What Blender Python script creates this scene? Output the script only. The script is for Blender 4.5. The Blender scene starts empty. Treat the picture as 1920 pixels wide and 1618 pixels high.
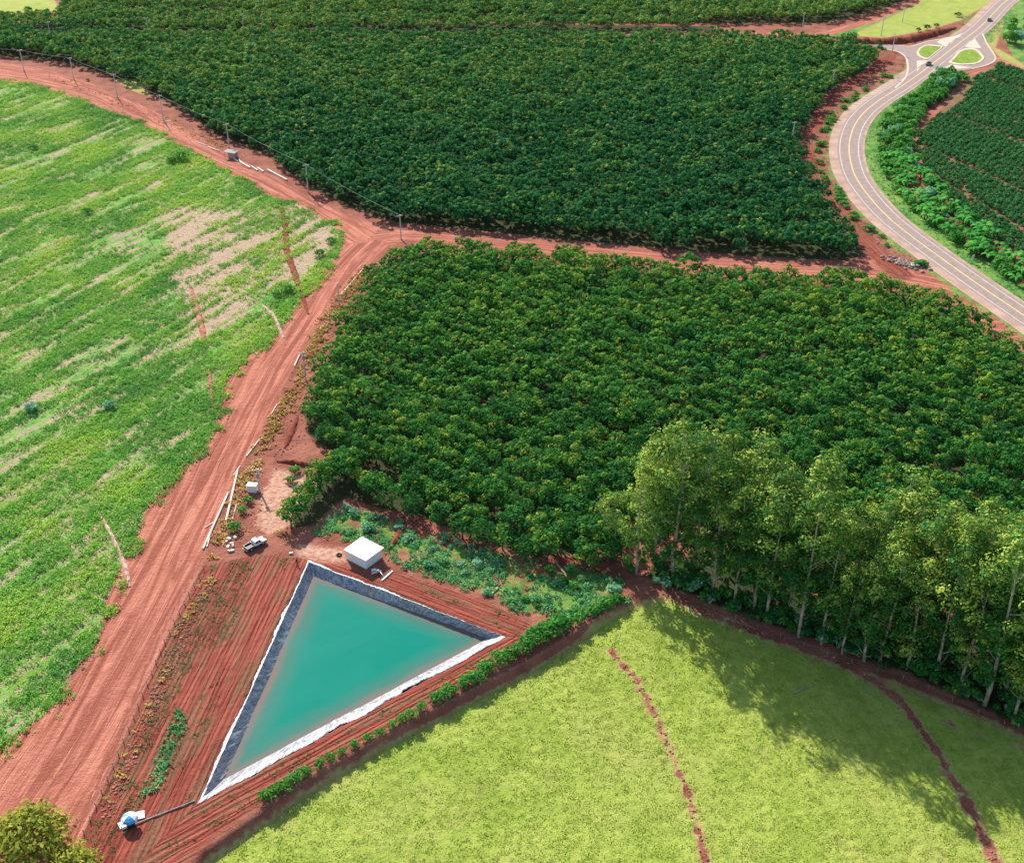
import bpy, bmesh, math, random
import numpy as np
from mathutils import Vector, Matrix

# ------------------------------------------------------------------ camera, world, sun, exposure
SC = bpy.context.scene
COL = SC.collection
R = math.radians
FPX, PITCH, CH = 2300.0, R(32.4), 170.0
cam = bpy.data.cameras.new('camera')
cam.sensor_width = 36.0
cam.lens = 36.0 * FPX / 1920.0
cam.clip_start, cam.clip_end = 1.0, 20000.0
camo = bpy.data.objects.new('camera', cam)
camo.location = (0, 0, CH)
camo.rotation_euler = (math.pi / 2 - PITCH, 0, 0)
COL.objects.link(camo)
SC.camera = camo

SUN_ELEV = R(35.0)
SUN_H = Vector((-0.42, 0.907, 0)).normalized()      # horizontal direction towards the sun
w = bpy.data.worlds.new('World')
SC.world = w
w.use_nodes = True
wn = w.node_tree
sky = wn.nodes.new('ShaderNodeTexSky')
sky.sky_type = 'NISHITA'
sky.sun_disc = False
sky.sun_elevation = SUN_ELEV
sky.sun_rotation = math.atan2(SUN_H.x, SUN_H.y)
bg = wn.nodes['Background']
bg.inputs['Strength'].default_value = 0.135
wn.links.new(sky.outputs[0], bg.inputs[0])
sl = bpy.data.lights.new('sun', 'SUN')
sl.energy = 5.0
sl.angle = R(0.5)
sl.color = (1.0, 0.94, 0.84)
so = bpy.data.objects.new('sun', sl)
sd = Vector((SUN_H.x * math.cos(SUN_ELEV), SUN_H.y * math.cos(SUN_ELEV), math.sin(SUN_ELEV)))
so.rotation_euler = (-sd).to_track_quat('-Z', 'Y').to_euler()
so.location = (0, 0, 400)
COL.objects.link(so)
vs = SC.view_settings
vs.view_transform = 'Standard'
vs.look = 'None'
vs.gamma = 1.0
vs.use_curve_mapping = False
vs.exposure = 0.55
SC.cycles.max_bounces = 6
SC.cycles.diffuse_bounces = 3
SC.cycles.transparent_max_bounces = 4
try:
    SC.cycles.use_denoising = True
except Exception:
    pass

# ------------------------------------------------------------------ pixel of the survey photo -> point on the ground
cp, sp_ = math.cos(PITCH), math.sin(PITCH)
def G(px, py, z=0.0):
    a, b = (px - 960.0) / FPX, -(py - 809.0) / FPX
    dx, dy, dz = a, cp + b * sp_, -sp_ + b * cp
    t = (z - CH) / dz
    return np.array([dx * t, dy * t])
def GP(pts):
    return np.array([G(*p) for p in pts])
def to_px(x, y, z):
    zc = y * cp - (z - CH) * sp_
    return 960 + FPX * x / zc, 809 - FPX * (y * sp_ + (z - CH) * cp) / zc

def in_frame(P, h=0, m=60):
    x, y = to_px(P[:, 0], P[:, 1], h)
    return (x > -m) & (x < 1920 + m) & (y > -m) & (y < 1618 + m)

# ------------------------------------------------------------------ 2-D helpers
def inside(P, poly):
    x, y = P[:, 0], P[:, 1]
    r = np.zeros(len(P), bool)
    n = len(poly)
    for i in range(n):
        x0, y0 = poly[i]; x1, y1 = poly[(i + 1) % n]
        c = (y0 > y) != (y1 > y)
        r ^= c & (x < (x1 - x0) * (y - y0) / (y1 - y0 + 1e-12) + x0)
    return r
def segdist(P, a, b):
    d = b - a
    t = np.clip(((P - a) @ d) / (d @ d + 1e-9), 0, 1)
    q = a + t[:, None] * d
    return np.hypot(P[:, 0] - q[:, 0], P[:, 1] - q[:, 1]), t
def linedist(P, pl, closed=False):
    best = np.full(len(P), 1e9); arc = np.zeros(len(P)); side = np.zeros(len(P))
    L = 0.0
    n = len(pl)
    for i in range(n if closed else n - 1):
        a, b = pl[i], pl[(i + 1) % n]
        dd, t = segdist(P, a, b)
        ln = np.hypot(*(b - a))
        m = dd < best
        best = np.where(m, dd, best)
        arc = np.where(m, L + t * ln, arc)
        cr = (b[0] - a[0]) * (P[:, 1] - a[1]) - (b[1] - a[1]) * (P[:, 0] - a[0])
        side = np.where(m, np.sign(cr), side)
        L += ln
    return best, arc, side
def sdf(P, poly, reach=14.0):
    """signed distance, positive inside; exact only near the outline"""
    out = np.full(len(P), -99.0)
    lo, hi = poly.min(0) - reach, poly.max(0) + reach
    m = (P[:, 0] > lo[0]) & (P[:, 0] < hi[0]) & (P[:, 1] > lo[1]) & (P[:, 1] < hi[1])
    if m.any():
        Q = P[m]
        d, _, _ = linedist(Q, poly, True)
        out[m] = np.where(inside(Q, poly), d, -d)
    return out
def sstep(a, b, x):
    t = np.clip((x - a) / (b - a), 0, 1)
    return t * t * (3 - 2 * t)
def spline(pts, step=2.0):
    pts = np.asarray(pts, float)
    p = np.vstack([2 * pts[0] - pts[1], pts, 2 * pts[-1] - pts[-2]])
    out = []
    for i in range(1, len(p) - 2):
        n = max(2, int(np.hypot(*(p[i + 1] - p[i])) / step))
        for k in range(n):
            t = k / n
            out.append(0.5 * (2 * p[i] + (p[i + 1] - p[i - 1]) * t + (2 * p[i - 1] - 5 * p[i] + 4 * p[i + 1] - p[i + 2]) * t * t
                              + (3 * p[i] - p[i - 1] - 3 * p[i + 1] + p[i + 2]) * t ** 3))
    out.append(pts[-1])
    return np.array(out)
_tab = np.random.RandomState(5).rand(256, 256)
def vnoise(x, y):
    xi, yi = np.floor(x).astype(int), np.floor(y).astype(int)
    fx, fy = x - xi, y - yi
    fx, fy = fx * fx * (3 - 2 * fx), fy * fy * (3 - 2 * fy)
    T = lambda i, j: _tab[i & 255, j & 255]
    return (T(xi, yi) * (1 - fx) + T(xi + 1, yi) * fx) * (1 - fy) + (T(xi, yi + 1) * (1 - fx) + T(xi + 1, yi + 1) * fx) * fy
def fnoise(P, s):
    x, y = P[:, 0] / s, P[:, 1] / s
    return 0.55 * vnoise(x, y) + 0.3 * vnoise(2.1 * x + 17, 2.1 * y + 5) + 0.15 * vnoise(4.3 * x + 3, 4.3 * y + 31)

# ------------------------------------------------------------------ the plan of the place (outlines on the ground)
EDGE = [(0, 1400), (80, 1340), (140, 1260), (190, 1180), (197, 1130), (215, 1080), (250, 1010), (270, 960), (340, 870),
        (395, 828), (405, 790), (420, 720), (460, 670), (520, 628), (565, 560), (610, 505), (638, 470), (640, 440), (620, 420),
        (570, 395), (500, 365), (420, 320), (340, 275), (250, 225), (140, 185), (60, 160), (0, 152)]
FIELD = GP([(-420, 1560)] + EDGE + [(-200, 125), (-900, 130), (-900, 800)])
TRK_R = [(745, 455), (718, 476), (690, 500), (640, 550), (600, 600), (560, 670), (520, 755), (480, 825), (440, 890), (405, 985), (380, 1060),
         (310, 1200), (240, 1370), (165, 1545), (110, 1680)]
TRACK = GP([(-420, 1560)] + EDGE + [(-200, 125), (-200, 104), (0, 118), (60, 126), (140, 145), (200, 170), (280, 205), (340, 235), (420, 285), (500, 325),
            (560, 360), (640, 398), (700, 420), (755, 432), (830, 440), (950, 448), (1100, 464), (1200, 472), (1350, 485), (1500, 497), (1600, 500),
            (1660, 478), (1720, 498), (1790, 530), (1870, 578), (1800, 562), (1700, 535), (1600, 526), (1400, 515), (1200, 497), (1000, 472), (850, 458),
            (760, 450)] + TRK_R + [(-300, 1750)])
PAST_L = [(1180, 1128), (1120, 1160), (1000, 1235), (850, 1312), (700, 1392), (560, 1475), (380, 1600), (300, 1700)]
PASTURE = GP(PAST_L + [(300, 1990), (2300, 1990), (2300, 1540), (2100, 1450), (1920, 1375), (1800, 1320), (1700, 1280), (1560, 1235), (1400, 1168), (1320, 1135), (1250, 1110)])
TILLED = GP([(382, 1062), (480, 1040), (560, 1046), (700, 1075), (745, 1075), (860, 1110), (940, 1140), (1000, 1178), (985, 1197), (900, 1262),
             (800, 1325), (650, 1405), (490, 1505), (380, 1585), (300, 1660), (120, 1660), (165, 1545), (240, 1370), (310, 1200)])
PA, PB, PC = G(578, 1053), G(944, 1194), G(374, 1503)
POND = np.array([PA, PB, PC])
WEEDS = GP([(582, 1000), (640, 1016), (718, 1030), (742, 1060), (860, 1104), (1000, 1160), (1070, 1172), (1180, 1127), (1165, 1085),
            (1080, 1060), (1000, 1050), (880, 1020), (760, 975), (640, 950)])
SANDY = [GP([(515, 880), (560, 890), (600, 905), (570, 945), (545, 985), (505, 1000), (480, 985), (490, 930)]),
         GP([(555, 1020), (640, 1030), (650, 1052), (590, 1052), (560, 1040)]),
         GP([(400, 425), (560, 395), (625, 432), (570, 500), (500, 530), (440, 580), (390, 560), (350, 500), (345, 430)])]
DRYF = GP([(300, 380), (420, 400), (560, 380), (632, 430), (580, 510), (500, 540), (430, 600), (370, 640), (330, 520)])
BLOCK1 = GP([(-300, 92), (0, 106), (60, 110), (130, 118), (190, 138), (225, 150), (262, 166), (300, 186), (350, 212), (400, 248), (450, 270), (500, 290), (545, 325), (600, 362), (645, 383), (700, 404), (745, 418),
             (830, 426), (930, 436), (1040, 448), (1150, 458), (1300, 471), (1400, 480), (1500, 486), (1585, 488), (1625, 478), (1620, 464), (1582, 440),
             (1572, 420), (1552, 390), (1520, 352), (1505, 320), (1500, 300), (1488, 272), (1494, 250), (1522, 222), (1538, 195), (1555, 172),
             (1585, 158), (1612, 145), (1645, 122), (1648, 108), (1600, 95), (1500, 88), (1400, 84), (1300, 80), (1000, 78), (800, 76), (600, 74), (300, 76), (0, 70), (-300, 62)])
BLOCK3 = GP([(-300, 58), (0, 58), (120, 40), (180, 26), (560, 30), (1000, 40), (1340, 44), (1450, 44), (1540, 44), (1590, 34), (1660, 16), (1720, -10), (1690, -40), (1000, -60), (170, -70), (130, 12), (100, 40), (0, 50), (-300, 50)])
BLOCK1B = GP([(-300, 58), (0, 62), (300, 66), (600, 64), (1000, 62), (1340, 58), (1340, 50), (1000, 46), (560, 36), (180, 32), (0, 48), (-300, 48)])
BLOCK2 = GP([(728, 492), (800, 478), (880, 482), (990, 486), (1160, 508), (1320, 522), (1500, 532), (1640, 545), (1750, 572), (1830, 618), (1880, 655), (1960, 700),
             (2300, 900), (2300, 1180), (1920, 1090), (1700, 1045), (1500, 1015), (1300, 985), (1190, 1010), (1130, 1025), (1080, 1040), (1010, 1045), (960, 1032), (880, 1008), (800, 972), (700, 948),
             (650, 930), (610, 962), (590, 985), (545, 990), (540, 975), (570, 925), (610, 885), (640, 858), (600, 835), (575, 808), (575, 775), (598, 705), (628, 655), (658, 605),
             (688, 545), (712, 505)])
COFFEE = GP([(1706, 262), (1745, 232), (1785, 180), (1812, 145), (1850, 132), (1875, 122), (1930, 140), (2300, 260), (2500, 900), (1960, 520), (1900, 470), (1830, 440),
             (1770, 395), (1735, 345), (1712, 305)])
GROVE = GP([(1192, 1082), (1260, 1100), (1350, 1138), (1430, 1168), (1500, 1193), (1600, 1230), (1700, 1264), (1800, 1308), (1920, 1368), (2060, 1420),
            (2060, 1270), (1920, 1220), (1800, 1175), (1650, 1135), (1500, 1105), (1350, 1055), (1250, 1030)])
YFIELD = [GP([(1590, 68), (1640, 45), (1720, 8), (1740, -60), (1960, -60), (1850, 12), (1800, 40), (1740, 58), (1660, 72)]),
          GP([(1846, 78), (1872, 45), (1885, 40), (1868, 90), (1895, 104), (1925, 125), (1925, 132), (1872, 108)]),
          GP([(-500, 36), (0, 30), (118, 20), (98, -5), (60, -40), (-500, -60)]),
          GP([(215, 152), (255, 148), (275, 168), (285, 184), (245, 170)])]
GREENS = [GP([(1875, 62), (1885, 20), (2100, 0), (2100, 190), (1935, 132), (1898, 106)]), GP([(1552, 68), (1640, 42), (1712, 9), (1738, 9), (1665, 44), (1605, 70)])]
CENTER = spline(GP([(1990, -150), (1915, -28), (1877, 11), (1837, 52), (1798, 82), (1757, 114), (1727, 137), (1691, 162), (1650, 188), (1622, 210), (1604, 233),
                    (1595, 256), (1592, 278), (1594, 300), (1604, 332), (1630, 370), (1664, 407), (1704, 440), (1754, 477), (1814, 520), (1866, 556), (1922, 594), (2060, 690), (2400, 930)]), 3.0)
RTRACK = spline(GP([(1672, 98), (1650, 120), (1610, 150), (1568, 175), (1548, 200), (1536, 225), (1512, 252), (1506, 280), (1522, 310), (1540, 350), (1575, 400), (1610, 440), (1650, 480), (1690, 515)]), 3.0)
CTRACK = spline(GP([(1850, 132), (1818, 142), (1800, 170), (1770, 205), (1720, 225), (1704, 245), (1700, 275), (1712, 310), (1740, 345), (1758, 380)]), 3.0)
WTRACK = spline(GP([(1690, 92), (1600, 76), (1540, 68), (1450, 65), (1340, 62)]), 3.0)
NTRACK = spline(GP([(1545, 66), (1600, 52), (1660, 30), (1712, 8), (1760, -30)]), 3.0)
ETRACK = spline(GP([(1866, 109), (1890, 118), (1925, 132), (2000, 160), (2300, 230)]), 3.0)
STRACK = spline(GP([(1795, 566), (1840, 590), (1880, 618), (1930, 650), (2100, 760)]), 3.0)
T_MAIN = spline(GP([(20, 1660), (70, 1540), (170, 1380), (262, 1210), (330, 1080), (400, 930), (462, 800), (525, 685), (590, 585), (650, 500), (700, 452)]), 3.0)
T_LEFT = spline(GP([(690, 450), (625, 407), (510, 340), (400, 290), (300, 238), (200, 182), (100, 152), (0, 137), (-200, 115)]), 3.0)
T_RIGHT = spline(GP([(690, 450), (760, 443), (900, 451), (1050, 466), (1250, 489), (1500, 508), (1650, 515), (1780, 540), (1850, 570)]), 3.0)
PATH_A = spline(GP([(1145, 1210), (1185, 1250), (1215, 1295), (1245, 1360), (1275, 1430), (1300, 1500), (1330, 1620)]), 2.0)
PATH_B = spline(GP([(1250, 1112), (1400, 1175), (1520, 1215), (1620, 1260), (1690, 1310), (1750, 1385), (1800, 1460), (1850, 1555), (1900, 1650)]), 2.0)
PATH_C = spline(GP([(1690, 1310), (1760, 1340), (1840, 1370), (1930, 1400), (2100, 1450)]), 2.0)
SIDEL = spline(GP([(712, 500), (680, 550), (640, 620), (610, 680), (585, 740), (555, 830), (510, 880), (485, 960), (470, 1010)]), 2.0)
CROPDIR = (GP([(0, 560), (260, 430)])); CROPDIR = (CROPDIR[1] - CROPDIR[0]); CROPDIR /= np.hypot(*CROPDIR)

cen = POND.mean(0)
def inset(poly, d):
    n = len(poly); out = []
    for i in range(n):
        a, b, c = poly[i - 1], poly[i], poly[(i + 1) % n]
        def nrm(p, q):
            t = (q - p) / np.hypot(*(q - p)); m = np.array([-t[1], t[0]])
            return m if m @ (cen - p) > 0 else -m
        n1_, n2_ = nrm(a, b), nrm(b, c)
        m = np.array([n1_, n2_]); rhs = np.array([n1_ @ b + d, n2_ @ b + d])
        out.append(np.linalg.solve(m, rhs))
    return np.array(out)
def furrow(P):
    """distance out from, and along, the pond edge whose side the point lies on"""
    best = np.full(len(P), -1e9); al = np.zeros(len(P)); c = POND.mean(0)
    for i in range(3):
        a, b = POND[i], POND[(i + 1) % 3]
        t = (b - a) / np.hypot(*(b - a)); n = np.array([-t[1], t[0]])
        if n @ (c - a) > 0: n = -n
        d = (P - a) @ n; m = d > best
        best = np.where(m, d, best); al = np.where(m, (P - a) @ t + 200 * i, al)
    return best, al
def pond_in(P):
    return sdf(P, POND, 6.0)
def zt(P):
    P = np.atleast_2d(np.asarray(P, float))[:, :2]
    z = np.zeros(len(P))
    near = P[:, 1] < 330
    if near.any():
        Q = P[near]
        dp = sdf(Q, PASTURE, 30.0)
        q = -1.7 * sstep(-0.6, 1.6, dp) - 0.6 * sstep(2, 30, dp)
        # only the western edge of the pasture is a cut bank, elsewhere the fall is gentle
        g = -1.7 * sstep(-14, 22, dp) - 0.6 * sstep(2, 30, dp)
        wst = sstep(6, 24, Q[:, 0] - G(1060, 1190)[0])
        q = q * (1 - wst) + g * wst
        pd = pond_in(Q)
        q = np.where(pd > -0.02, np.minimum(q, -0.7 - np.minimum(3.2, np.maximum(pd, 0) * 3.0)), q)
        z[near] = q
    return z
def Z(x, y):
    return float(zt([(x, y)])[0])
def GZ(px, py):
    z = 0.0
    for _ in range(5):
        p = G(px, py, z); z = Z(*p)
    return Vector((p[0], p[1], z))

# ------------------------------------------------------------------ materials
class NT:
    def __init__(s, name):
        s.m = bpy.data.materials.new(name); s.m.use_nodes = True
        s.t = s.m.node_tree; s.t.nodes.clear()
        s.out = s.n('ShaderNodeOutputMaterial')
    def n(s, typ, **kw):
        nd = s.t.nodes.new(typ)
        for k, v in kw.items():
            setattr(nd, k, v)
        return nd
    def set(s, sock, v):
        if isinstance(v, bpy.types.NodeSocket): s.t.links.new(v, sock)
        elif isinstance(v, (tuple, list)) and sock.type == 'RGBA' and len(v) == 3: sock.default_value = (*v, 1)
        else: sock.default_value = v
    def math(s, op, a, b=0.0, c=0.0, clamp=False):
        nd = s.n('ShaderNodeMath', operation=op); nd.use_clamp = clamp
        s.set(nd.inputs[0], a); s.set(nd.inputs[1], b)
        if op in ('MULTIPLY_ADD',): s.set(nd.inputs[2], c)
        return nd.outputs[0]
    def mix(s, f, a, b, mode='MIX'):
        nd = s.n('ShaderNodeMix', data_type='RGBA', blend_type=mode)
        s.set(nd.inputs['Factor'], f); s.set(nd.inputs[6], a); s.set(nd.inputs[7], b)
        return nd.outputs[2]
    def noise(s, vec, scale, detail=3.0, rough=0.55, dist=0.0):
        nd = s.n('ShaderNodeTexNoise')
        if vec is not None: s.set(nd.inputs['Vector'], vec)
        nd.inputs['Scale'].default_value = scale; nd.inputs['Detail'].default_value = detail
        nd.inputs['Roughness'].default_value = rough; nd.inputs['Distortion'].default_value = dist
        return nd.outputs['Fac']
    def ramp(s, f, a, b):
        nd = s.n('ShaderNodeMapRange'); nd.interpolation_type = 'SMOOTHSTEP'
        s.set(nd.inputs[0], f); nd.inputs[1].default_value = a; nd.inputs[2].default_value = b
        return nd.outputs[0]
    def attr(s, name):
        return s.n('ShaderNodeAttribute', attribute_name=name)
    def bsdf(s, col, rough=0.9, spec=0.2, normal=None, metal=0.0):
        b = s.n('ShaderNodeBsdfPrincipled')
        s.set(b.inputs['Base Color'], col); s.set(b.inputs['Roughness'], rough)
        b.inputs['Specular IOR Level'].default_value = spec; b.inputs['Metallic'].default_value = metal
        if normal is not None: s.set(b.inputs['Normal'], normal)
        return b.outputs[0]
    def bump(s, h, dist, strength=1.0):
        nd = s.n('ShaderNodeBump'); nd.inputs['Strength'].default_value = strength; nd.inputs['Distance'].default_value = dist
        s.set(nd.inputs['Height'], h)
        return nd.outputs[0]
    def done(s, sh):
        s.t.links.new(sh, s.out.inputs[0]); return s.m

def mat_plain(name, col, rough=0.7, var=0.25, scale=2.0, spec=0.3, metal=0.0, bump=0.0):
    t = NT(name)
    pos = t.n('ShaderNodeTexCoord').outputs['Object']
    f = t.noise(pos, scale, 4.0)
    c = t.mix(t.ramp(f, 0.3, 0.7), tuple(x * (1 - var) for x in col), tuple(min(1, x * (1 + var * 0.6)) for x in col))
    nm = t.bump(f, bump) if bump else None
    return t.done(t.bsdf(c, rough, spec, nm, metal))

def mat_leaf(name, dark, mid, light, flush=None, trans=0.3, rough=0.5):
    """leaf colour from the leaf's own 'tint' (0 old dark leaf .. 1 young leaf) plus a tree-to-tree shift"""
    t = NT(name)
    tint = t.attr('tint').outputs['Fac']
    rnd = t.n('ShaderNodeObjectInfo').outputs['Random']
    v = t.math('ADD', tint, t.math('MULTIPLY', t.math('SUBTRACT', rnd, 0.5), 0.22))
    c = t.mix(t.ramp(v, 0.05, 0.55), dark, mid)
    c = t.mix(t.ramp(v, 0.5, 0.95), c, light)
    if flush:
        c = t.mix(t.ramp(v, 0.86, 1.0), c, flush)
    d = t.bsdf(c, rough + 0.2, 0.05)
    tr = t.n('ShaderNodeBsdfTranslucent')
    t.set(tr.inputs[0], t.mix(0.5, c, tuple(x * 1.3 for x in light)))
    ms = t.n('ShaderNodeMixShader'); ms.inputs[0].default_value = trans
    t.t.links.new(d, ms.inputs[1]); t.t.links.new(tr.outputs[0], ms.inputs[2])
    return t.done(ms.outputs[0])

def make_ground_mat():
    t = NT('red_earth_and_grass')
    geo = t.n('ShaderNodeNewGeometry'); pos = geo.outputs['Position']
    A = t.attr('wa'); B = t.attr('wb'); Fl = t.attr('flow').outputs['Vector']
    sa = t.n('ShaderNodeSeparateColor'); t.t.links.new(A.outputs['Color'], sa.inputs[0])
    sb = t.n('ShaderNodeSeparateColor'); t.t.links.new(B.outputs['Color'], sb.inputs[0])
    field, past, till, track = sa.outputs[0], sa.outputs[1], sa.outputs[2], A.outputs['Alpha']
    orch, green, coff, sand = sb.outputs[0], sb.outputs[1], sb.outputs[2], B.outputs['Alpha']
    def flow(su, sv):
        m = t.n('ShaderNodeMapping'); m.inputs['Scale'].default_value = (su, sv, 1)
        t.t.links.new(Fl, m.inputs[0]); return m.outputs[0]
    big = t.noise(pos, 0.035, 3.0)
    mid = t.noise(pos, 0.16, 4.0)
    fine = t.noise(pos, 0.8, 5.0, 0.65)
    grit = t.noise(pos, 2.6, 4.0, 0.7)
    def mask(wt, amt=0.5, soft=0.12, nz=None):
        nz = nz or fine
        return t.ramp(t.math('ADD', wt, t.math('MULTIPLY', t.math('SUBTRACT', nz, 0.5), amt)), 0.5 - soft, 0.5 + soft)
    # bare red earth
    soil = t.mix(t.ramp(mid, 0.3, 0.7), (0.23, 0.068, 0.045), (0.36, 0.135, 0.09))
    soil = t.mix(t.math('MULTIPLY', t.ramp(grit, 0.5, 0.75), 0.5), soil, (0.46, 0.235, 0.165))
    soil = t.mix(t.math('MULTIPLY', t.ramp(fine, 0.54, 0.64), 0.5), soil, (0.12, 0.10, 0.04))
    # compacted track with wheel lines along it
    s1 = t.noise(flow(0.55, 0.03), 1.0, 4.0, 0.6, 0.9)
    s2 = t.noise(flow(2.2, 0.05), 1.0, 3.0, 0.6, 0.6)
    tr = t.mix(t.ramp(s1, 0.36, 0.66), (0.30, 0.088, 0.056), (0.58, 0.222, 0.148))
    tr = t.mix(t.math('MULTIPLY', t.ramp(s2, 0.48, 0.7), t.math('MULTIPLY', t.ramp(big, 0.35, 0.65), 0.55)), tr, (0.25, 0.07, 0.045))
    tr = t.mix(t.math('MULTIPLY', t.ramp(mid, 0.48, 0.72), 0.55), tr, (0.30, 0.085, 0.052))
    tr = t.mix(t.math('MULTIPLY', t.ramp(fine, 0.55, 0.75), 0.4), tr, (0.60, 0.29, 0.20))
    tr = t.mix(t.math('MULTIPLY', t.ramp(grit, 0.56, 0.72), 0.3), tr, (0.70, 0.38, 0.27))
    col = t.mix(mask(track, 0.35), soil, tr)
    # orchard floor
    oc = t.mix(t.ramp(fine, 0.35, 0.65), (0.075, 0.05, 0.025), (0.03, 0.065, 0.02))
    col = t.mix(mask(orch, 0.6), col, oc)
    # coffee soil
    cc = t.mix(t.ramp(mid, 0.35, 0.65), (0.30, 0.15, 0.095), (0.20, 0.13, 0.06))
    col = t.mix(mask(coff, 0.5), col, cc)
    # tilled, ridged soil with weeds along the ridges
    wob = t.noise(pos, 0.25, 2.0)
    su = t.n('ShaderNodeSeparateXYZ'); t.t.links.new(Fl, su.inputs[0])
    ph = t.math('MULTIPLY_ADD', su.outputs[0], 6.2, t.math('MULTIPLY', t.noise(flow(0.5, 0.05), 1.0, 3.0, 0.6), 14.0))
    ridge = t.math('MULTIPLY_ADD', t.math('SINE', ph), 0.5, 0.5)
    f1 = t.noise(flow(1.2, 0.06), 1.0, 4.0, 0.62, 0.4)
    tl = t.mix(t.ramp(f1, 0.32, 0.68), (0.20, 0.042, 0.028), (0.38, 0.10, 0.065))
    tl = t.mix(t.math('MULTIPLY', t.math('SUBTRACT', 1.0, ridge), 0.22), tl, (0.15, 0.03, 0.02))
    tl = t.mix(t.math('MULTIPLY', t.ramp(grit, 0.58, 0.72), 0.4), tl, (0.5, 0.21, 0.14))
    gw = t.noise(flow(0.42, 0.05), 1.0, 3.0, 0.6, 0.2)
    gm = t.math('MULTIPLY', t.ramp(gw, 0.47, 0.60), t.ramp(grit, 0.38, 0.60))
    tl = t.mix(t.math('MULTIPLY', gm, 0.75), tl, (0.15, 0.14, 0.07))
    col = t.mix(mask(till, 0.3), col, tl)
    # sandy pale earth
    sc = t.mix(t.ramp(fine, 0.35, 0.65), (0.45, 0.205, 0.14), (0.60, 0.37, 0.26))
    col = t.mix(mask(sand, 0.6, 0.2), col, sc)
    # crop field: straw between green rows
    r1 = t.noise(flow(0.5, 0.05), 1.0, 4.0, 0.65, 0.3)
    straw = t.mix(t.ramp(fine, 0.35, 0.65), (0.46, 0.29, 0.21), (0.52, 0.41, 0.28))
    straw = t.mix(t.ramp(grit, 0.50, 0.60), straw, (0.22, 0.17, 0.08))
    gr = t.mix(t.ramp(mid, 0.3, 0.7), (0.09, 0.28, 0.05), (0.21, 0.43, 0.07))
    gr = t.mix(t.ramp(big, 0.45, 0.65), gr, (0.19, 0.30, 0.045))
    gr = t.mix(t.math('MULTIPLY', t.ramp(grit, 0.45, 0.7), 0.5), gr, (0.03, 0.10, 0.02))
    gf = t.math('ADD', t.math('MULTIPLY', r1, 0.75), t.math('ADD', t.math('MULTIPLY', fine, 0.25), t.math('MULTIPLY', sand, -0.17)))
    fc = t.mix(t.ramp(gf, 0.41, 0.56), straw, gr)
    col = t.mix(mask(field, 0.5), col, fc)
    # short grass verge
    vg = t.mix(t.ramp(mid, 0.35, 0.65), (0.09, 0.23, 0.045), (0.22, 0.34, 0.07))
    vg = t.mix(t.math('MULTIPLY', t.ramp(grit, 0.5, 0.7), 0.5), vg, (0.05, 0.13, 0.025))
    col = t.mix(mask(green, 0.9, 0.1), col, vg)
    # pasture: bright grass, worn to straw and earth along its edge and paths
    ps = t.mix(t.ramp(mid, 0.3, 0.7), (0.27, 0.36, 0.05), (0.38, 0.45, 0.085))
    ps = t.mix(t.math('MULTIPLY', t.ramp(big, 0.45, 0.7), 0.6), ps, (0.40, 0.41, 0.11))
    ps = t.mix(t.math('MULTIPLY', t.ramp(grit, 0.48, 0.68), 0.35), ps, (0.23, 0.32, 0.05))
    ps = t.mix(t.math('MULTIPLY', t.ramp(t.noise(pos, 1.6, 3.0), 0.55, 0.7), 0.4), ps, (0.46, 0.46, 0.14))
    pc = t.noise(flow(0.7, 0.05), 1.0, 3.0, 0.6, 0.5)
    ps = t.mix(t.math('MULTIPLY', t.ramp(pc, 0.48, 0.66), 0.4), ps, (0.22, 0.30, 0.05))
    ps = t.mix(t.math('MULTIPLY', t.ramp(t.noise(pos, 0.09, 4.0, 0.6, 0.6), 0.52, 0.7), 0.35), ps, (0.42, 0.38, 0.12))
    worn = t.math('MULTIPLY', t.ramp(t.math('ADD', past, t.math('MULTIPLY', t.math('SUBTRACT', fine, 0.5), 0.5)), 0.55, 0.98), 1.0)
    dry = t.mix(t.ramp(fine, 0.4, 0.65), (0.40, 0.25, 0.11), (0.42, 0.36, 0.14))
    ps = t.mix(worn, dry, ps)
    col = t.mix(mask(past, 0.5), col, ps)
    rough = t.math('MULTIPLY_ADD', fine, 0.1, 0.86)
    h = t.math('ADD', t.math('MULTIPLY', grit, 0.5), fine)
    h = t.math('ADD', h, t.math('MULTIPLY', t.math('MULTIPLY', ridge, till), 0.45))
    h = t.math('ADD', h, t.math('MULTIPLY', t.math('MULTIPLY', s2, track), 0.7))
    return t.done(t.bsdf(col, rough, 0.1, t.bump(h, 0.45, 0.8)))

M = {}
M['ground'] = make_ground_mat()
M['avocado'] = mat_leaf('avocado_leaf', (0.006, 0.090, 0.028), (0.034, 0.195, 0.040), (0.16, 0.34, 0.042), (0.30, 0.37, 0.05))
M['avocado_far'] = mat_leaf('far_shaded_avocado_leaf', (0.003, 0.072, 0.033), (0.012, 0.142, 0.047), (0.09, 0.25, 0.052), (0.26, 0.36, 0.07))  # darker far block: cloud shade put into the leaf colour, plus some variety difference
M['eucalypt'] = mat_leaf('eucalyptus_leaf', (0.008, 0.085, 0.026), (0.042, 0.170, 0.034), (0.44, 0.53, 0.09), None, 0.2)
M['coffee'] = mat_leaf('coffee_leaf', (0.014, 0.10, 0.030), (0.040, 0.19, 0.055), (0.11, 0.30, 0.08), None, 0.2)
M['bush'] = mat_leaf('bush_leaf', (0.02, 0.13, 0.03), (0.06, 0.27, 0.045), (0.19, 0.42, 0.07), None, 0.3)
M['blue_bush'] = mat_leaf('castor_bean_leaf', (0.03, 0.19, 0.10), (0.12, 0.38, 0.20), (0.38, 0.60, 0.38), None, 0.3)
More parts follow.
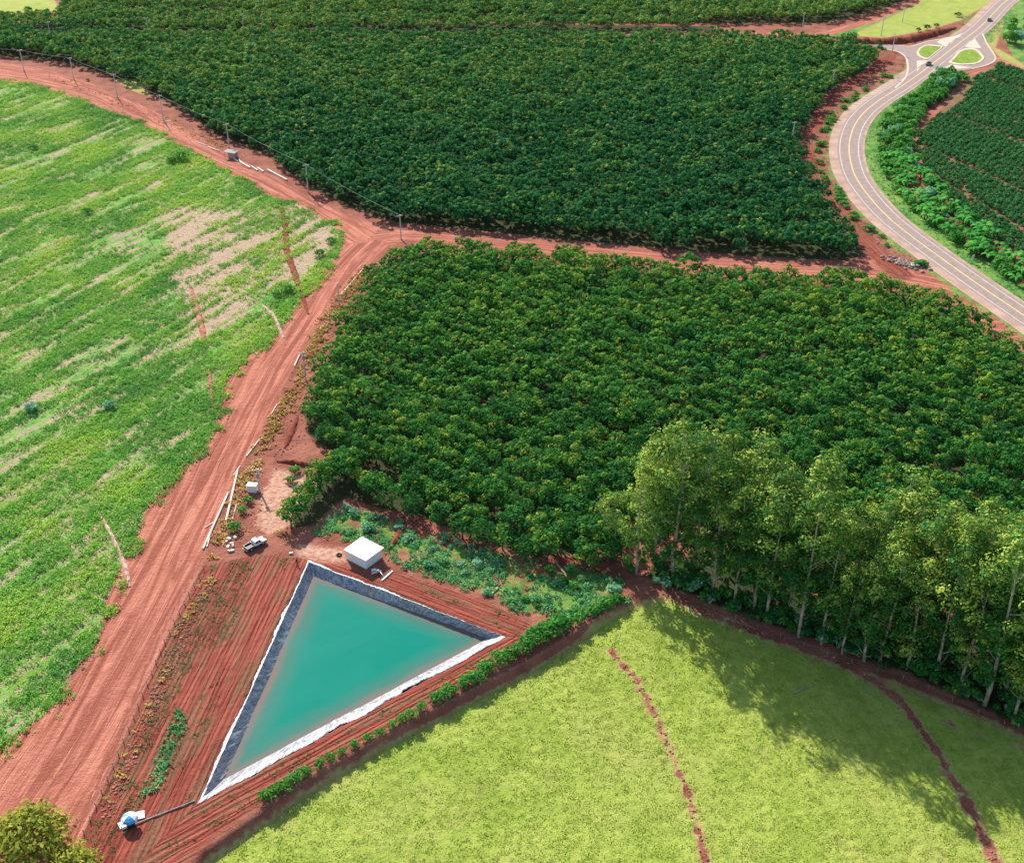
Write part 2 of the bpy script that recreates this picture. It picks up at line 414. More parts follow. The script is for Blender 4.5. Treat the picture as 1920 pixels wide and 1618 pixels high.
M['banana'] = mat_leaf('banana_leaf', (0.03, 0.19, 0.04), (0.07, 0.36, 0.06), (0.20, 0.50, 0.09), None, 0.35)
M['yellow_tree'] = mat_leaf('yellow_green_leaf', (0.08, 0.13, 0.02), (0.27, 0.30, 0.04), (0.55, 0.52, 0.09), None, 0.3)
M['crop'] = mat_leaf('crop_leaf', (0.04, 0.23, 0.06), (0.16, 0.45, 0.075), (0.44, 0.62, 0.10), None, 0.35)
M['drygrass'] = mat_leaf('dry_grass_blade', (0.26, 0.15, 0.05), (0.52, 0.33, 0.09), (0.68, 0.52, 0.22), None, 0.2)
M['pastgrass'] = mat_leaf('pasture_grass_blade', (0.25, 0.34, 0.05), (0.36, 0.45, 0.075), (0.47, 0.53, 0.12), None, 0.3)
M['weed'] = mat_leaf('weed_leaf', (0.035, 0.20, 0.07), (0.13, 0.42, 0.15), (0.38, 0.64, 0.28), None, 0.3)
M['ridgeweed'] = mat_leaf('dull_weed_leaf', (0.06, 0.11, 0.04), (0.12, 0.19, 0.06), (0.22, 0.30, 0.11), None, 0.2)
M['deadwood'] = mat_leaf('dry_twig', (0.05, 0.035, 0.025), (0.10, 0.07, 0.05), (0.18, 0.13, 0.09), None, 0.0, 0.9)
M['bark'] = mat_plain('brown_bark', (0.16, 0.11, 0.07), 0.9, 0.4, 3.0, 0.1)
M['palebark'] = mat_plain('pale_eucalyptus_bark', (0.40, 0.35, 0.28), 0.85, 0.35, 0.7, 0.1)
M['concrete'] = mat_plain('pale_concrete', (0.66, 0.60, 0.52), 0.85, 0.2, 1.5, 0.2)
M['pole'] = mat_plain('grey_concrete_pole', (0.56, 0.56, 0.53), 0.8, 0.15, 1.0, 0.2)
M['grey'] = mat_plain('weathered_grey', (0.36, 0.34, 0.31), 0.85, 0.25, 1.2, 0.2)
M['steel'] = mat_plain('galvanised_steel', (0.6, 0.62, 0.62), 0.4, 0.1, 3.0, 0.5, 0.6)
M['wire'] = mat_plain('bare_aluminium_wire', (0.34, 0.38, 0.37), 0.8, 0.05, 1.0, 0.1, 0.0)
M['white'] = mat_plain('white_paint', (0.80, 0.79, 0.76), 0.6, 0.06, 0.8, 0.3)
M['roofwhite'] = mat_plain('white_sheet_roof', (0.84, 0.84, 0.82), 0.5, 0.05, 0.7, 0.4)
M['carwhite'] = mat_plain('white_car_paint', (0.80, 0.81, 0.82), 0.25, 0.03, 1.0, 0.6)
M['cardark'] = mat_plain('dark_car_paint', (0.03, 0.032, 0.04), 0.25, 0.2, 1.0, 0.6)
M['carsilver'] = mat_plain('grey_car_paint_and_bed_shade', (0.10, 0.10, 0.11), 0.3, 0.1, 1.0, 0.6)
M['glass'] = mat_plain('dark_window_glass', (0.02, 0.025, 0.03), 0.08, 0.1, 1.0, 0.7)
M['rubber'] = mat_plain('black_rubber', (0.022, 0.022, 0.022), 0.8, 0.2, 4.0, 0.2)
M['black'] = mat_plain('black_plastic', (0.03, 0.03, 0.033), 0.5, 0.2, 3.0, 0.3)
M['red'] = mat_plain('red_lens', (0.45, 0.02, 0.02), 0.3, 0.1, 3.0, 0.5)
M['blue'] = mat_plain('light_blue_canvas', (0.08, 0.38, 0.72), 0.7, 0.12, 2.0, 0.2)
M['wood'] = mat_plain('weathered_wood', (0.48, 0.37, 0.27), 0.9, 0.3, 2.0, 0.1)
M['post'] = mat_plain('fence_post_wood', (0.30, 0.22, 0.16), 0.9, 0.3, 2.0, 0.1)
M['clod'] = mat_plain('red_clay', (0.24, 0.07, 0.045), 0.95, 0.35, 0.9, 0.05, 0.0, 0.2)
M['sack'] = mat_plain('pale_clay_block', (0.72, 0.52, 0.42), 0.9, 0.25, 1.5, 0.1)
M['rubble'] = mat_plain('grey_rubble', (0.30, 0.22, 0.18), 0.95, 0.4, 0.8, 0.1)
M['asphalt'] = mat_plain('worn_asphalt', (0.33, 0.25, 0.215), 0.9, 0.14, 0.5, 0.2)
M['shoulder'] = mat_plain('dusty_shoulder', (0.47, 0.31, 0.24), 0.95, 0.22, 0.15, 0.1)
M['linewhite'] = mat_plain('white_road_paint', (0.66, 0.58, 0.52), 0.7, 0.12, 0.4, 0.2)
M['lineyellow'] = mat_plain('yellow_road_paint', (0.74, 0.52, 0.24), 0.7, 0.12, 0.4, 0.2)
M['kerb'] = mat_plain('pale_kerb', (0.66, 0.52, 0.42), 0.9, 0.15, 0.3, 0.1)
M['islandgrass'] = mat_plain('island_grass', (0.22, 0.32, 0.05), 0.95, 0.3, 0.5, 0.05)
M['skin'] = mat_plain('skin', (0.30, 0.17, 0.11), 0.6, 0.1, 5.0, 0.3)
M['shirt'] = mat_plain('dark_shirt', (0.035, 0.04, 0.05), 0.9, 0.2, 6.0, 0.1)
M['trousers'] = mat_plain('dark_trousers', (0.03, 0.03, 0.035), 0.9, 0.2, 6.0, 0.1)
M['hair'] = mat_plain('black_hair', (0.012, 0.01, 0.009), 0.7, 0.2, 9.0, 0.3)

# ------------------------------------------------------------------ object helpers
def tag(o, label=None, cat=None, group=None, kind=None):
    for k, v in (('label', label), ('category', cat), ('group', group), ('kind', kind)):
        if v: o[k] = v
    return o
def link(name, me, parent=None):
    o = bpy.data.objects.new(name, me); COL.objects.link(o)
    if parent: o.parent = parent
    return o
def empty(name, loc, rz=0.0, label=None, cat=None, group=None, scale=1.0):
    o = bpy.data.objects.new(name, None); COL.objects.link(o)
    o.empty_display_size = 0.5
    o.location = loc; o.rotation_euler = (0, 0, rz)
    o.scale = (scale,) * 3 if isinstance(scale, (int, float)) else scale
    return tag(o, label, cat, group)
def mesh_np(name, V, F, mat, attrs=None, smooth=False):
    """V (n,3), F (m,k) all faces of k corners"""
    V = np.asarray(V, np.float32); F = np.asarray(F, np.int32)
    me = bpy.data.meshes.new(name)
    me.vertices.add(len(V)); me.vertices.foreach_set('co', V.ravel())
    k = F.shape[1]
    me.loops.add(F.size); me.loops.foreach_set('vertex_index', F.ravel())
    me.polygons.add(len(F))
    me.polygons.foreach_set('loop_start', np.arange(0, F.size, k, dtype=np.int32))
    me.polygons.foreach_set('loop_total', np.full(len(F), k, np.int32))
    if smooth: me.polygons.foreach_set('use_smooth', np.ones(len(F), bool))
    for an, (ty, data) in (attrs or {}).items():
        a = me.attributes.new(an, ty, 'POINT')
        a.data.foreach_set({'FLOAT': 'value', 'FLOAT_VECTOR': 'vector', 'FLOAT_COLOR': 'color'}[ty], np.asarray(data, np.float32).ravel())
    me.update(calc_edges=True)
    me.materials.append(mat)
    return me
class MB:
    """collects simple shapes into ONE mesh"""
    def __init__(s): s.bm = bmesh.new()
    def box(s, c, d, rot=None, bevel=0.0, taper=None):
        r = bmesh.ops.create_cube(s.bm, size=1.0)
        vs_ = r['verts']
        for v in vs_:
            v.co = Vector((v.co.x * d[0], v.co.y * d[1], v.co.z * d[2]))
            if taper and v.co.z > 0: v.co.x *= taper[0]; v.co.y *= taper[1]
        if bevel:
            es = list({e for v in vs_ for e in v.link_edges})
            rb = bmesh.ops.bevel(s.bm, geom=es, offset=bevel, segments=2, affect='EDGES', profile=0.6)
            vs_ = list({v for f in rb['faces'] for v in f.verts} | {v for v in vs_ if v.is_valid})
        m = Matrix.Translation(Vector(c)) @ (rot.to_4x4() if rot else Matrix.Identity(4))
        for v in vs_: v.co = m @ v.co
        return s
    def tube(s, pts, rad, seg=8, cap=True):
        pts = [Vector(p) for p in pts]
        rads = rad if isinstance(rad, (list, tuple)) else [rad] * len(pts)
        rings = []
        for i, p in enumerate(pts):
            d = (pts[min(i + 1, len(pts) - 1)] - pts[max(i - 1, 0)]).normalized()
            a = d.cross(Vector((0, 0, 1)) if abs(d.z) < 0.95 else Vector((1, 0, 0))).normalized(); b = d.cross(a)
            rings.append([s.bm.verts.new(p + (a * math.cos(2 * math.pi * k / seg) + b * math.sin(2 * math.pi * k / seg)) * rads[i]) for k in range(seg)])
        for r0, r1 in zip(rings, rings[1:]):
            for k in range(seg): s.bm.faces.new((r0[k], r0[(k + 1) % seg], r1[(k + 1) % seg], r1[k]))
        if cap:
            s.bm.faces.new(rings[0][::-1]); s.bm.faces.new(rings[-1])
        return s
    def disc(s, c, r, h, axis=(0, 0, 1), seg=16):
        ax = Vector(axis).normalized() * h / 2
        return s.tube([Vector(c) - ax, Vector(c) + ax], r, seg)
    def prism(s, poly, z0, z1):
        a = [s.bm.verts.new((p[0], p[1], z0)) for p in poly]; b = [s.bm.verts.new((p[0], p[1], z1)) for p in poly]
        n = len(poly)
        for i in range(n): s.bm.faces.new((a[i], a[(i + 1) % n], b[(i + 1) % n], b[i]))
        s.bm.faces.new(b); s.bm.faces.new(a[::-1])
        return s
    def quad(s, *p):
        s.bm.faces.new([s.bm.verts.new(q) for q in p]); return s
    def build(s, name, mat, parent=None, smooth=False):
        bmesh.ops.recalc_face_normals(s.bm, faces=s.bm.faces)
        me = bpy.data.meshes.new(name); s.bm.to_mesh(me); s.bm.free()
        if smooth: me.polygons.foreach_set('use_smooth', [True] * len(me.polygons))
        me.materials.append(mat)
        return link(name, me, parent)
def copy_tree(o, parent=None):
    c = o.copy(); COL.objects.link(c)
    if parent: c.parent = parent
    for ch in list(KIDS.get(o.name, [])):
        copy_tree(ch, c)
    return c
KIDS = {}
def remember(root):
    for ch in root.children_recursive:
        KIDS.setdefault(ch.parent.name, []).append(ch)
    return root

# ------------------------------------------------------------------ the ground: one continuous sheet, divided by use
CLS = ['ground', 'orchard_floor', 'coffee_field', 'dirt_track', 'tilled_soil', 'crop_field', 'pasture']
def ground_grid(x0, x1, y0, y1, st, tagn):
    nx, ny = int(round((x1 - x0) / st)), int(round((y1 - y0) / st))
    gx, gy = np.meshgrid(np.linspace(x0, x1, nx + 1), np.linspace(y0, y1, ny + 1))
    P = np.stack([gx.ravel(), gy.ravel()], 1)
    wob = (fnoise(P, 5.0) - 0.5) * 2.2
    sd_f, sd_p, sd_t, sd_k = sdf(P, FIELD), sdf(P, PASTURE, 20), sdf(P, TILLED), sdf(P, TRACK)
    sd_o = np.maximum.reduce([sdf(P, b) for b in (BLOCK1, BLOCK2, BLOCK3, BLOCK1B)])
    sd_g = sdf(P, GROVE)
    sd_c = sdf(P, COFFEE)
    sd_w = sdf(P, WEEDS)
    sd_s = np.maximum.reduce([sdf(P, b) for b in SANDY[:2]] + [sdf(P, DRYF)])
    sd_y = np.maximum.reduce([sdf(P, b) for b in YFIELD])
    W = lambda s, k=1.6: np.clip(0.5 + (s + wob * 0.5) / (2 * k), 0, 1)
    d_road, _, side = linedist(P, CENTER)
    wf = W(sd_f); wp = np.clip(0.5 + (sd_p + wob * 0.5) / 5.0, 0, 1)
    for pth, wd in ((PATH_A, 0.0), (PATH_B, 0.38), (PATH_C, -0.6)):
        if y0 < 250:
            dd, _, _ = linedist(P, pth)
            wp = np.minimum(wp, np.clip((dd - wd - (fnoise(P + 40, 1.6) - 0.42) * 2.2) * 0.55 + 0.42, 0, 1))
    wy = W(sd_y, 2.5)
    wp = np.maximum(wp, wy * 0.9)
    wt_ = W(sd_t, 1.2)
    wk = W(sd_k, 1.2)
    wr_ = np.clip(0.5 + (4.0 - linedist(P, RTRACK)[0] + wob) / 3.2, 0, 1)
    for tr, wd in ((CTRACK, 3.5), (WTRACK, 3.0), (NTRACK, 5.0), (ETRACK, 2.5), (STRACK, 4.0)):
        dd, _, _ = linedist(P, tr)
        wk = np.maximum(wk, np.clip(0.5 + (wd - dd + wob) / 3.2, 0, 1) * 0.92)
    wo = W(np.maximum(sd_o, sd_g - 1), 2.5)
    wc = W(sd_c, 2.0)
    ws = W(sd_s, 3.0)
    right = side > 0
    vr = np.where(right, np.clip(0.5 + (14.0 - d_road + wob) / 4, 0, 1), np.clip(0.5 + (11.0 - d_road + wob * 3) / 6, 0, 1) * 0.62)
    vr *= (d_road > 4)
    nearwest = sd_k > -25
    sd_gr = np.maximum.reduce([sdf(P, b) for b in GREENS])
    wg = np.maximum(W(sd_w, 2.0) * (0.25 + 0.55 * fnoise(P + 60, 4.0)), np.maximum(vr, W(sd_gr, 2.0) * 0.85))
    # far country outside everything: grass
    out = ~in_frame(P, 0, 150)
    wg = np.maximum(wg, np.where(out, 0.75, 0))
    bank = np.exp(-((sd_p + 0.3) / 1.25) ** 2) * sstep(G(1125, 1165)[0], G(1070, 1195)[0], P[:, 0]) * (0.35 + 0.65 * sstep(G(700, 1392)[0], G(860, 1308)[0], P[:, 0]))
    wp = wp * (1 - 0.9 * bank)
    dT = np.full(len(P), 1e9); u = np.zeros(len(P)); v = np.zeros(len(P))
    for k, tr in enumerate((T_MAIN, T_LEFT, T_RIGHT, RTRACK, CTRACK, NTRACK)):
        dd, aa, ss = linedist(P, tr)
        m = dd < dT
        dT = np.where(m, dd, dT); u = np.where(m, dd * ss + 30 * k, u); v = np.where(m, aa, v)
    inF = sd_f > -0.5
    cu = P @ np.array([-CROPDIR[1], CROPDIR[0]]); cv = P @ CROPDIR
    u = np.where(inF, cu, u); v = np.where(inF, cv, v)
    mc = G(1080, 1640); inP = sd_p > 0
    u = np.where(inP, np.hypot(P[:, 0] - mc[0], (P[:, 1] - mc[1]) * 0.75), u); v = np.where(inP, np.arctan2(P[:, 1] - mc[1], P[:, 0] - mc[0]) * 40, v)
    inT = sd_t > -1.5
    dd, aa = furrow(P)
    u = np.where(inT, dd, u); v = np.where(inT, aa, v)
    z = zt(P)
    # small clods and ruts
    rough = (fnoise(P + 100, 1.3) - 0.5) * (0.22 - 0.16 * wk) * np.clip((d_road - 9) / 6, 0, 1)
    edge = np.minimum.reduce([P[:, 0] - x0, x1 - P[:, 0], P[:, 1] - y0, y1 - P[:, 1]])
    z = z + rough * np.clip(edge / 4, 0, 1)
    wa = np.stack([wf, wp, np.maximum(wt_, wr_ * 0.9), wk], 1); wb = np.stack([wo, wg, wc, ws], 1)
    fl = np.stack([u, v, np.zeros(len(P))], 1)
    V = np.stack([P[:, 0], P[:, 1], z], 1)
    i = np.arange(ny)[:, None] * (nx + 1) + np.arange(nx)[None, :]
    F = np.stack([i, i + 1, i + nx + 2, i + nx + 1], 2).reshape(-1, 4)
    stack = np.stack([np.full(len(P), 0.45), wo, wc * 0.99, np.maximum(wk * 0.98, wr_), wt_, wf, np.clip(wp * 1.02, 0, 1)], 1)
    fcls = stack[F].mean(1)
    c = np.where(fcls[:, 6] > 0.5, 6, np.where(fcls[:, 5] > 0.5, 5, np.where(fcls[:, 4] > 0.5, 4, np.where(fcls[:, 3] > 0.5, 3, np.where(fcls[:, 2] > 0.5, 2, np.where(fcls[:, 1] > 0.5, 1, 0))))))
    hole = (sdf(P, POND, 3.0) > 0.1) | ((np.abs(P - POND.mean(0)).max(1) < 60) & inside(P, inset(POND, 0.1)))
    c = np.where(hole[F].all(1), 99, c)
    for ci, nm in enumerate(CLS):
        f = F[c == ci]
        if len(f) == 0: continue
        used, inv = np.unique(f, return_inverse=True)
        GP_PARTS.setdefault(nm, []).append((V[used], inv.reshape(-1, 4), wa[used], wb[used], fl[used]))
GP_PARTS = {}
ground_grid(-190, 190, 118, 430, 0.5, 'near')
ground_grid(-420, 420, 430, 940, 1.5, 'far')
# wide country round the surveyed part, out to the horizon
def ring():
    xs = [-9000, -2500, -900, -420, -190, 190, 420, 900, 2500, 9000]; ys = [-9000, -2000, -300, 118, 430, 940, 2000, 5000, 12000]
    V, F = [], []
    for i in range(len(xs) - 1):
        for j in range(len(ys) - 1):
            a, b, c_, d = xs[i], xs[i + 1], ys[j], ys[j + 1]
            if (a >= -190 and b <= 190 and c_ >= 118 and d <= 430) or (a >= -420 and b <= 420 and c_ >= 430 and d <= 940): continue
            k = len(V); V += [(a, c_, 0), (b, c_, 0), (b, d, 0), (a, d, 0)]; F.append((k, k + 1, k + 2, k + 3))
    n = len(V)
    wa = np.zeros((n, 4)); wb = np.zeros((n, 4)); wb[:, 1] = 0.75
    GP_PARTS['ground'].append((np.array(V, float), np.array(F), wa, wb, np.array(V, float)))
ring()
for nm, parts in GP_PARTS.items():
    off = 0; Vs, Fs, As, Bs, Ls = [], [], [], [], []
    for (V, F, a, b, l) in parts:
        Vs.append(V); Fs.append(F + off); As.append(a); Bs.append(b); Ls.append(l); off += len(V)
    me = mesh_np(nm, np.vstack(Vs), np.vstack(Fs), M['ground'],
                 {'wa': ('FLOAT_COLOR', np.vstack(As)), 'wb': ('FLOAT_COLOR', np.vstack(Bs)), 'flow': ('FLOAT_VECTOR', np.vstack(Ls))}, True)
    tag(link(nm, me), kind='structure')

# ------------------------------------------------------------------ highway, junction, markings
def offset_line(pl, d):
    t = np.gradient(pl, axis=0); t /= np.hypot(t[:, 0], t[:, 1])[:, None]
    return pl + np.stack([-t[:, 1], t[:, 0]], 1) * d
def ribbon(pl, d0, d1, z):
    a, b = offset_line(pl, d0), offset_line(pl, d1)
    n = len(pl)
    V = np.vstack([np.column_stack([a, np.full(n, z)]), np.column_stack([b, np.full(n, z)])])
    F = np.array([(i, i + 1, n + i + 1, n + i) for i in range(n - 1)])
    return V, F
def merge(parts):
    Vs, Fs, off = [], [], 0
    for V, F in parts:
        Vs.append(V); Fs.append(F + off); off += len(V)
    return np.vstack(Vs), np.vstack(Fs)
def flat_poly(name, polys, z, mat, kind='structure', thick=0.0):
    mb = MB()
    for p in polys:
        p = np.asarray(p)
        if thick: mb.prism([(q[0], q[1]) for q in p], z - thick, z)
        else: mb.quad(*[(q[0], q[1], z) for q in p])
    return tag(mb.build(name, mat), kind=kind)
RZ = 0.12
RSIGN = 1.0      # which side of the centre line the offsets below call «right» (the inside of the bend)
def rib(name, specs, z, mat):
    me = mesh_np(name, *merge([ribbon(pl, a, b, z) for pl, a, b in specs]), mat)
    return tag(link(name, me), kind='structure')
JL = GP([(1640, 84), (1684, 85), (1706, 87), (1725, 82), (1741, 77), (1764, 73), (1790, 67), (1815, 52), (1822, 60), (1757, 114), (1691, 161), (1655, 180), (1682, 161), (1697, 146), (1700, 130),
         (1698, 110), (1684, 99), (1672, 95), (1640, 90)])
JR = GP([(1845, 46), (1839, 66), (1850, 83), (1865, 103), (1868, 111), (1863, 118), (1847, 125), (1822, 131), (1796, 134), (1770, 130), (1745, 132), (1757, 110), (1830, 55)])
flat_poly('junction_road', [JL], RZ - 0.008, M['asphalt'])
flat_poly('junction_road', [JR], RZ - 0.012, M['asphalt'])
# offsets: negative = outer (west) side, positive = inner (east) side of the bend
rib('road_shoulder', [(CENTER, -8.0, -4.2), (CENTER, 4.2, 6.2)], RZ - 0.016, M['shoulder'])
rib('highway', [(CENTER, -4.6, 5.2)], RZ, M['asphalt'])
rib('road_markings', [(CENTER, -3.8, -3.54), (CENTER, 3.54, 3.8)], RZ + 0.006, M['linewhite'])
rib('road_centre_line', [(CENTER, -0.22, 0.22)], RZ + 0.006, M['lineyellow'])
PALE = [GP([(1719, 115), (1738, 114), (1727, 125), (1719, 136)]), GP([(1766, 74), (1790, 69), (1806, 62), (1785, 82), (1772, 88), (1756, 80)]),
        GP([(1809, 89), (1827, 70), (1831, 79), (1840, 91), (1828, 91)]), GP([(1770, 128), (1796, 130), (1822, 128), (1800, 124), (1783, 122)])]
flat_poly('paved_splitter', PALE, RZ + 0.006, M['kerb'])
def edge_strip(pts, wd):
    pl = spline(GP(pts), 2.0); return (pl, -wd / 2, wd / 2)
rib('junction_edge_line', [edge_strip([(1678, 166), (1697, 147), (1702, 130), (1699, 110), (1686, 99), (1660, 93)], 0.9),
                           edge_strip([(1684, 86), (1706, 88), (1725, 83), (1741, 78), (1764, 74.5), (1790, 69)], 0.7),
                           edge_strip([(1842, 64), (1850, 82), (1864, 103), (1866.5, 111), (1862, 117), (1847, 124), (1822, 130)], 0.8)], RZ + 0.012, M['kerb'])
# hatched painted gore on the outer shoulder
mb = MB()
n0 = np.argmin(np.hypot(*(CENTER - G(1691, 162)).T)); n1 = np.argmin(np.hypot(*(CENTER - G(1622, 210)).T))
for i in range(min(n0, n1), max(n0, n1), 1):
    t = CENTER[i + 1] - CENTER[i]; t /= np.hypot(*t); nrm = np.array([-t[1], t[0]])
    a = CENTER[i] + nrm * -4.4; b = CENTER[i] + nrm * -7.6 + t * 1.2
    q = t * 0.55
    mb.quad((*a, RZ + 0.014), (*(a + q), RZ + 0.014), (*(b + q), RZ + 0.014), (*b, RZ + 0.014))
tag(mb.build('road_hatching', M['linewhite']), kind='structure')
ISL = [[(1722, 99), (1727, 92), (1739, 87), (1754, 88), (1764, 89), (1761, 93), (1751, 101), (1739, 110), (1730, 108), (1724, 104)],
       [(1783, 117), (1792, 108), (1800, 99), (1815, 94), (1828, 96), (1838, 105), (1840, 111), (1831, 118), (1812, 120.5), (1793, 120)]]
for k, isl in enumerate(ISL):
    p = GP(isl); c = p.mean(0)
    ps = spline(np.vstack([p, p[:1]]), 1.5)[:-1]
    r = empty('traffic_island', (c[0], c[1], RZ), 0, ['smaller teardrop grass traffic island left of the highway', 'larger oval grass traffic island right of the highway'][k], 'traffic island')
    MB().prism([tuple((q - c) * 1.18) for q in ps], -0.1, 0.16).build('kerb', M['kerb'], r)
    MB().prism([tuple((q - c) * 0.98) for q in ps], 0.16, 0.24).build('grass_bed', M['islandgrass'], r)

# ------------------------------------------------------------------ pond: liner, water
cen = POND.mean(0)
WATER_Z = -1.75
WTRI = np.array([G(588, 1080, WATER_Z), G(914, 1197, WATER_Z), G(420, 1461, WATER_Z)])
def liner_part(prof, mat, nm, parent, seed):
    """prof: list of (fraction from rim to water line, z); wrinkled sheet swept along the three edges"""
    N = 600
    rows = []
    for (f, z) in prof:
        q = POND + (WTRI - POND) * f
        pts = []
        for e in range(3):
            a, b = q[e], q[(e + 1) % 3]
            for k in range(N // 3):
                pts.append(a + (b - a) * (k / (N // 3)))
        rows.append((np.array(pts), z, f))
    V = []
    i = np.arange(N)
    for ri, (pts, z, f) in enumerate(rows):
        w1 = fnoise(np.stack([i * 0.55 + seed, np.full(N, 2.0 * f)], 1), 1.0) - 0.5
        w2 = fnoise(np.stack([i * 0.17, np.full(N, 1.0 * f)], 1), 1.0) - 0.5
        w3 = fnoise(np.stack([i * 0.06, np.full(N, 40.0 + seed)], 1), 1.0) - 0.5
        out = (pts - cen) / np.hypot(*(pts - cen).T)[:, None]
        end = 0.0 if abs(f) > 0.99 or ri == 0 and f > 0 else 1.0
        zz = z + (w1 * 0.30 + w2 * 0.22) * (1.0 if 0 < f < 0.9 else 0.45) * (end if f > 0.99 else 1)
        w4 = fnoise(np.stack([i * 0.9, np.full(N, 9.0)], 1), 1.0) - 0.5
        jit = out * (w3 * (1.6 if f < 0 else 0.3) + w4 * (0.5 if f < 0 else 0.1))[:, None]
        V.append(np.column_stack([pts + jit - cen, zz]))
    V = np.vstack(V)
    F = np.array([(r * N + k, r * N + (k + 1) % N, (r + 1) * N + (k + 1) % N, (r + 1) * N + k) for r in range(len(rows) - 1) for k in range(N)])
    wa_ = [np.column_stack([i * 0.30, np.full(N, f * 1.5), np.full(N, seed)]) for _, _, f in rows]
    return link(nm, mesh_np(nm, V, F, mat, {'sweep': ('FLOAT_VECTOR', np.vstack(wa_))}, False), parent)
def mat_liner(name, c0, c1, rough):
    t = NT(name)
    pos = t.n('ShaderNodeTexCoord').outputs['Object']
    f = t.noise(pos, 1.4, 5.0, 0.65, 0.8); g = t.noise(pos, 0.25, 3.0)
    st = t.noise(t.attr('sweep').outputs['Vector'], 1.6, 5.0, 0.62, 0.6)
    c = t.mix(t.ramp(t.math('ADD', t.math('MULTIPLY', f, 0.35), t.math('MULTIPLY', st, 0.65)), 0.36, 0.66), c0, c1)
    c = t.mix(t.math('MULTIPLY', t.ramp(g, 0.52, 0.7), 0.3), c, (0.46, 0.26, 0.19))
    return t.done(t.bsdf(c, rough, 0.6, t.bump(st, 0.35)))
M['liner'] = mat_liner('grey_plastic_liner', (0.12, 0.135, 0.165), (0.56, 0.57, 0.59), 0.40)
M['flap'] = mat_liner('dusty_glare_liner_edge', (0.62, 0.62, 0.62), (0.86, 0.84, 0.82), 0.6)  # pale with dust, and sun glare put into the colour
pond = empty('pond_liner', (cen[0], cen[1], 0), 0, 'wrinkled grey plastic liner with pale edges around the teal pond', 'pond liner')
liner_part([(-0.10, 0.08), (0.03, 0.22), (0.14, 0.16)], M['flap'], 'liner_edge', pond, 2)
liner_part([(0.12, 0.12), (0.3, -0.3), (0.5, -0.75), (0.75, -1.25), (1.0, -1.72), (1.15, -2.1)], M['liner'], 'liner_bank', pond, 1)
def mat_water():
    t = NT('teal_pond_water')
    d = t.attr('depth').outputs['Fac']
    pos = t.n('ShaderNodeNewGeometry').outputs['Position']
    nz = t.noise(pos, 0.12, 4.0)
    dd = t.math('ADD', d, t.math('MULTIPLY', t.math('SUBTRACT', nz, 0.5), 2.6))
    c = t.mix(t.ramp(dd, 0.1, 2.4), (0.20, 0.145, 0.125), (0.06, 0.17, 0.135))
    c = t.mix(t.ramp(dd, 1.0, 6.5), c, (0.0, 0.20, 0.145))
    c = t.mix(t.math('MULTIPLY', t.ramp(t.noise(pos, 0.06, 3.0, 0.6, 1.0), 0.4, 0.7), 0.22), c, (0.03, 0.24, 0.19))
    rp = t.noise(pos, 2.2, 3.0)
    return t.done(t.bsdf(c, 0.12, 0.12, t.bump(rp, 0.03, 0.5)))
M['water'] = mat_water()
wr = WTRI + (WTRI - WTRI.mean(0)) * 0.012
V, F, dep = [], [], []
N = 60
for i in range(N + 1):
    for j in range(N + 1 - i):
        b1, b2 = i / N, j / N
        V.append(np.append(wr[0] * (1 - b1 - b2) + wr[1] * b1 + wr[2] * b2, WATER_Z))
V = np.array(V)
idx = {}; k = 0
for i in range(N + 1):
    for j in range(N + 1 - i): idx[i, j] = k; k += 1
for i in range(N):
    for j in range(N - i):
        F.append((idx[i, j], idx[i + 1, j], idx[i, j + 1]))
        if j < N - i - 1: F.append((idx[i + 1, j], idx[i + 1, j + 1], idx[i, j + 1]))
dep, _, _ = linedist(V[:, :2], wr, True)
tag(link('water', mesh_np('water', V, np.array(F), M['water'], {'depth': ('FLOAT', dep)})), kind='structure')

# ------------------------------------------------------------------ earth banks, trench and paths' loose soil
def berm(name, pts, wd, h, mat, seed, kind='structure'):
    pl = spline(np.array([GZ(*p)[:2] for p in pts]), 0.6); n = len(pl)
    rng = np.random.RandomState(seed)
    prof = [(-1, -0.15), (-0.7, 0.45), (-0.25, 0.95), (0.2, 1.0), (0.65, 0.5), (1, -0.15)]
    V = []
    base = zt(pl)
    for a, b in prof:
        q = offset_line(pl, 1) - pl
        taper = np.sin(np.clip(np.linspace(0, 1, n), 0.03, 0.97) * math.pi) ** 0.4
        jw = 1 + (fnoise(np.column_stack([np.arange(n) * 0.5, np.full(n, a * 9 + seed)]), 1.0) - 0.5) * 0.9
        jh = 1 + (fnoise(np.column_stack([np.arange(n) * 0.7, np.full(n, a * 5 + seed + 50)]), 1.0) - 0.5) * 1.3
        V.append(np.column_stack([pl + q * (a * wd * taper * jw)[:, None], base + b * h * taper * (jh if b > 0 else 1) - 0.03]))
    V = np.vstack(V); m = len(prof)
    F = np.array([(r * n + i, r * n + i + 1, (r + 1) * n + i + 1, (r + 1) * n + i) for r in range(m - 1) for i in range(n - 1)])
    o = link(name, mesh_np(name, V, F, mat))
    return tag(o, kind=kind)
M['berm'] = mat_plain('eroded_red_earth', (0.40, 0.17, 0.115), 0.95, 0.5, 0.5, 0.05, 0.0, 0.2)
M['paleberm'] = mat_plain('dry_pale_earth', (0.58, 0.38, 0.30), 0.95, 0.4, 0.6, 0.05, 0.0, 0.2)
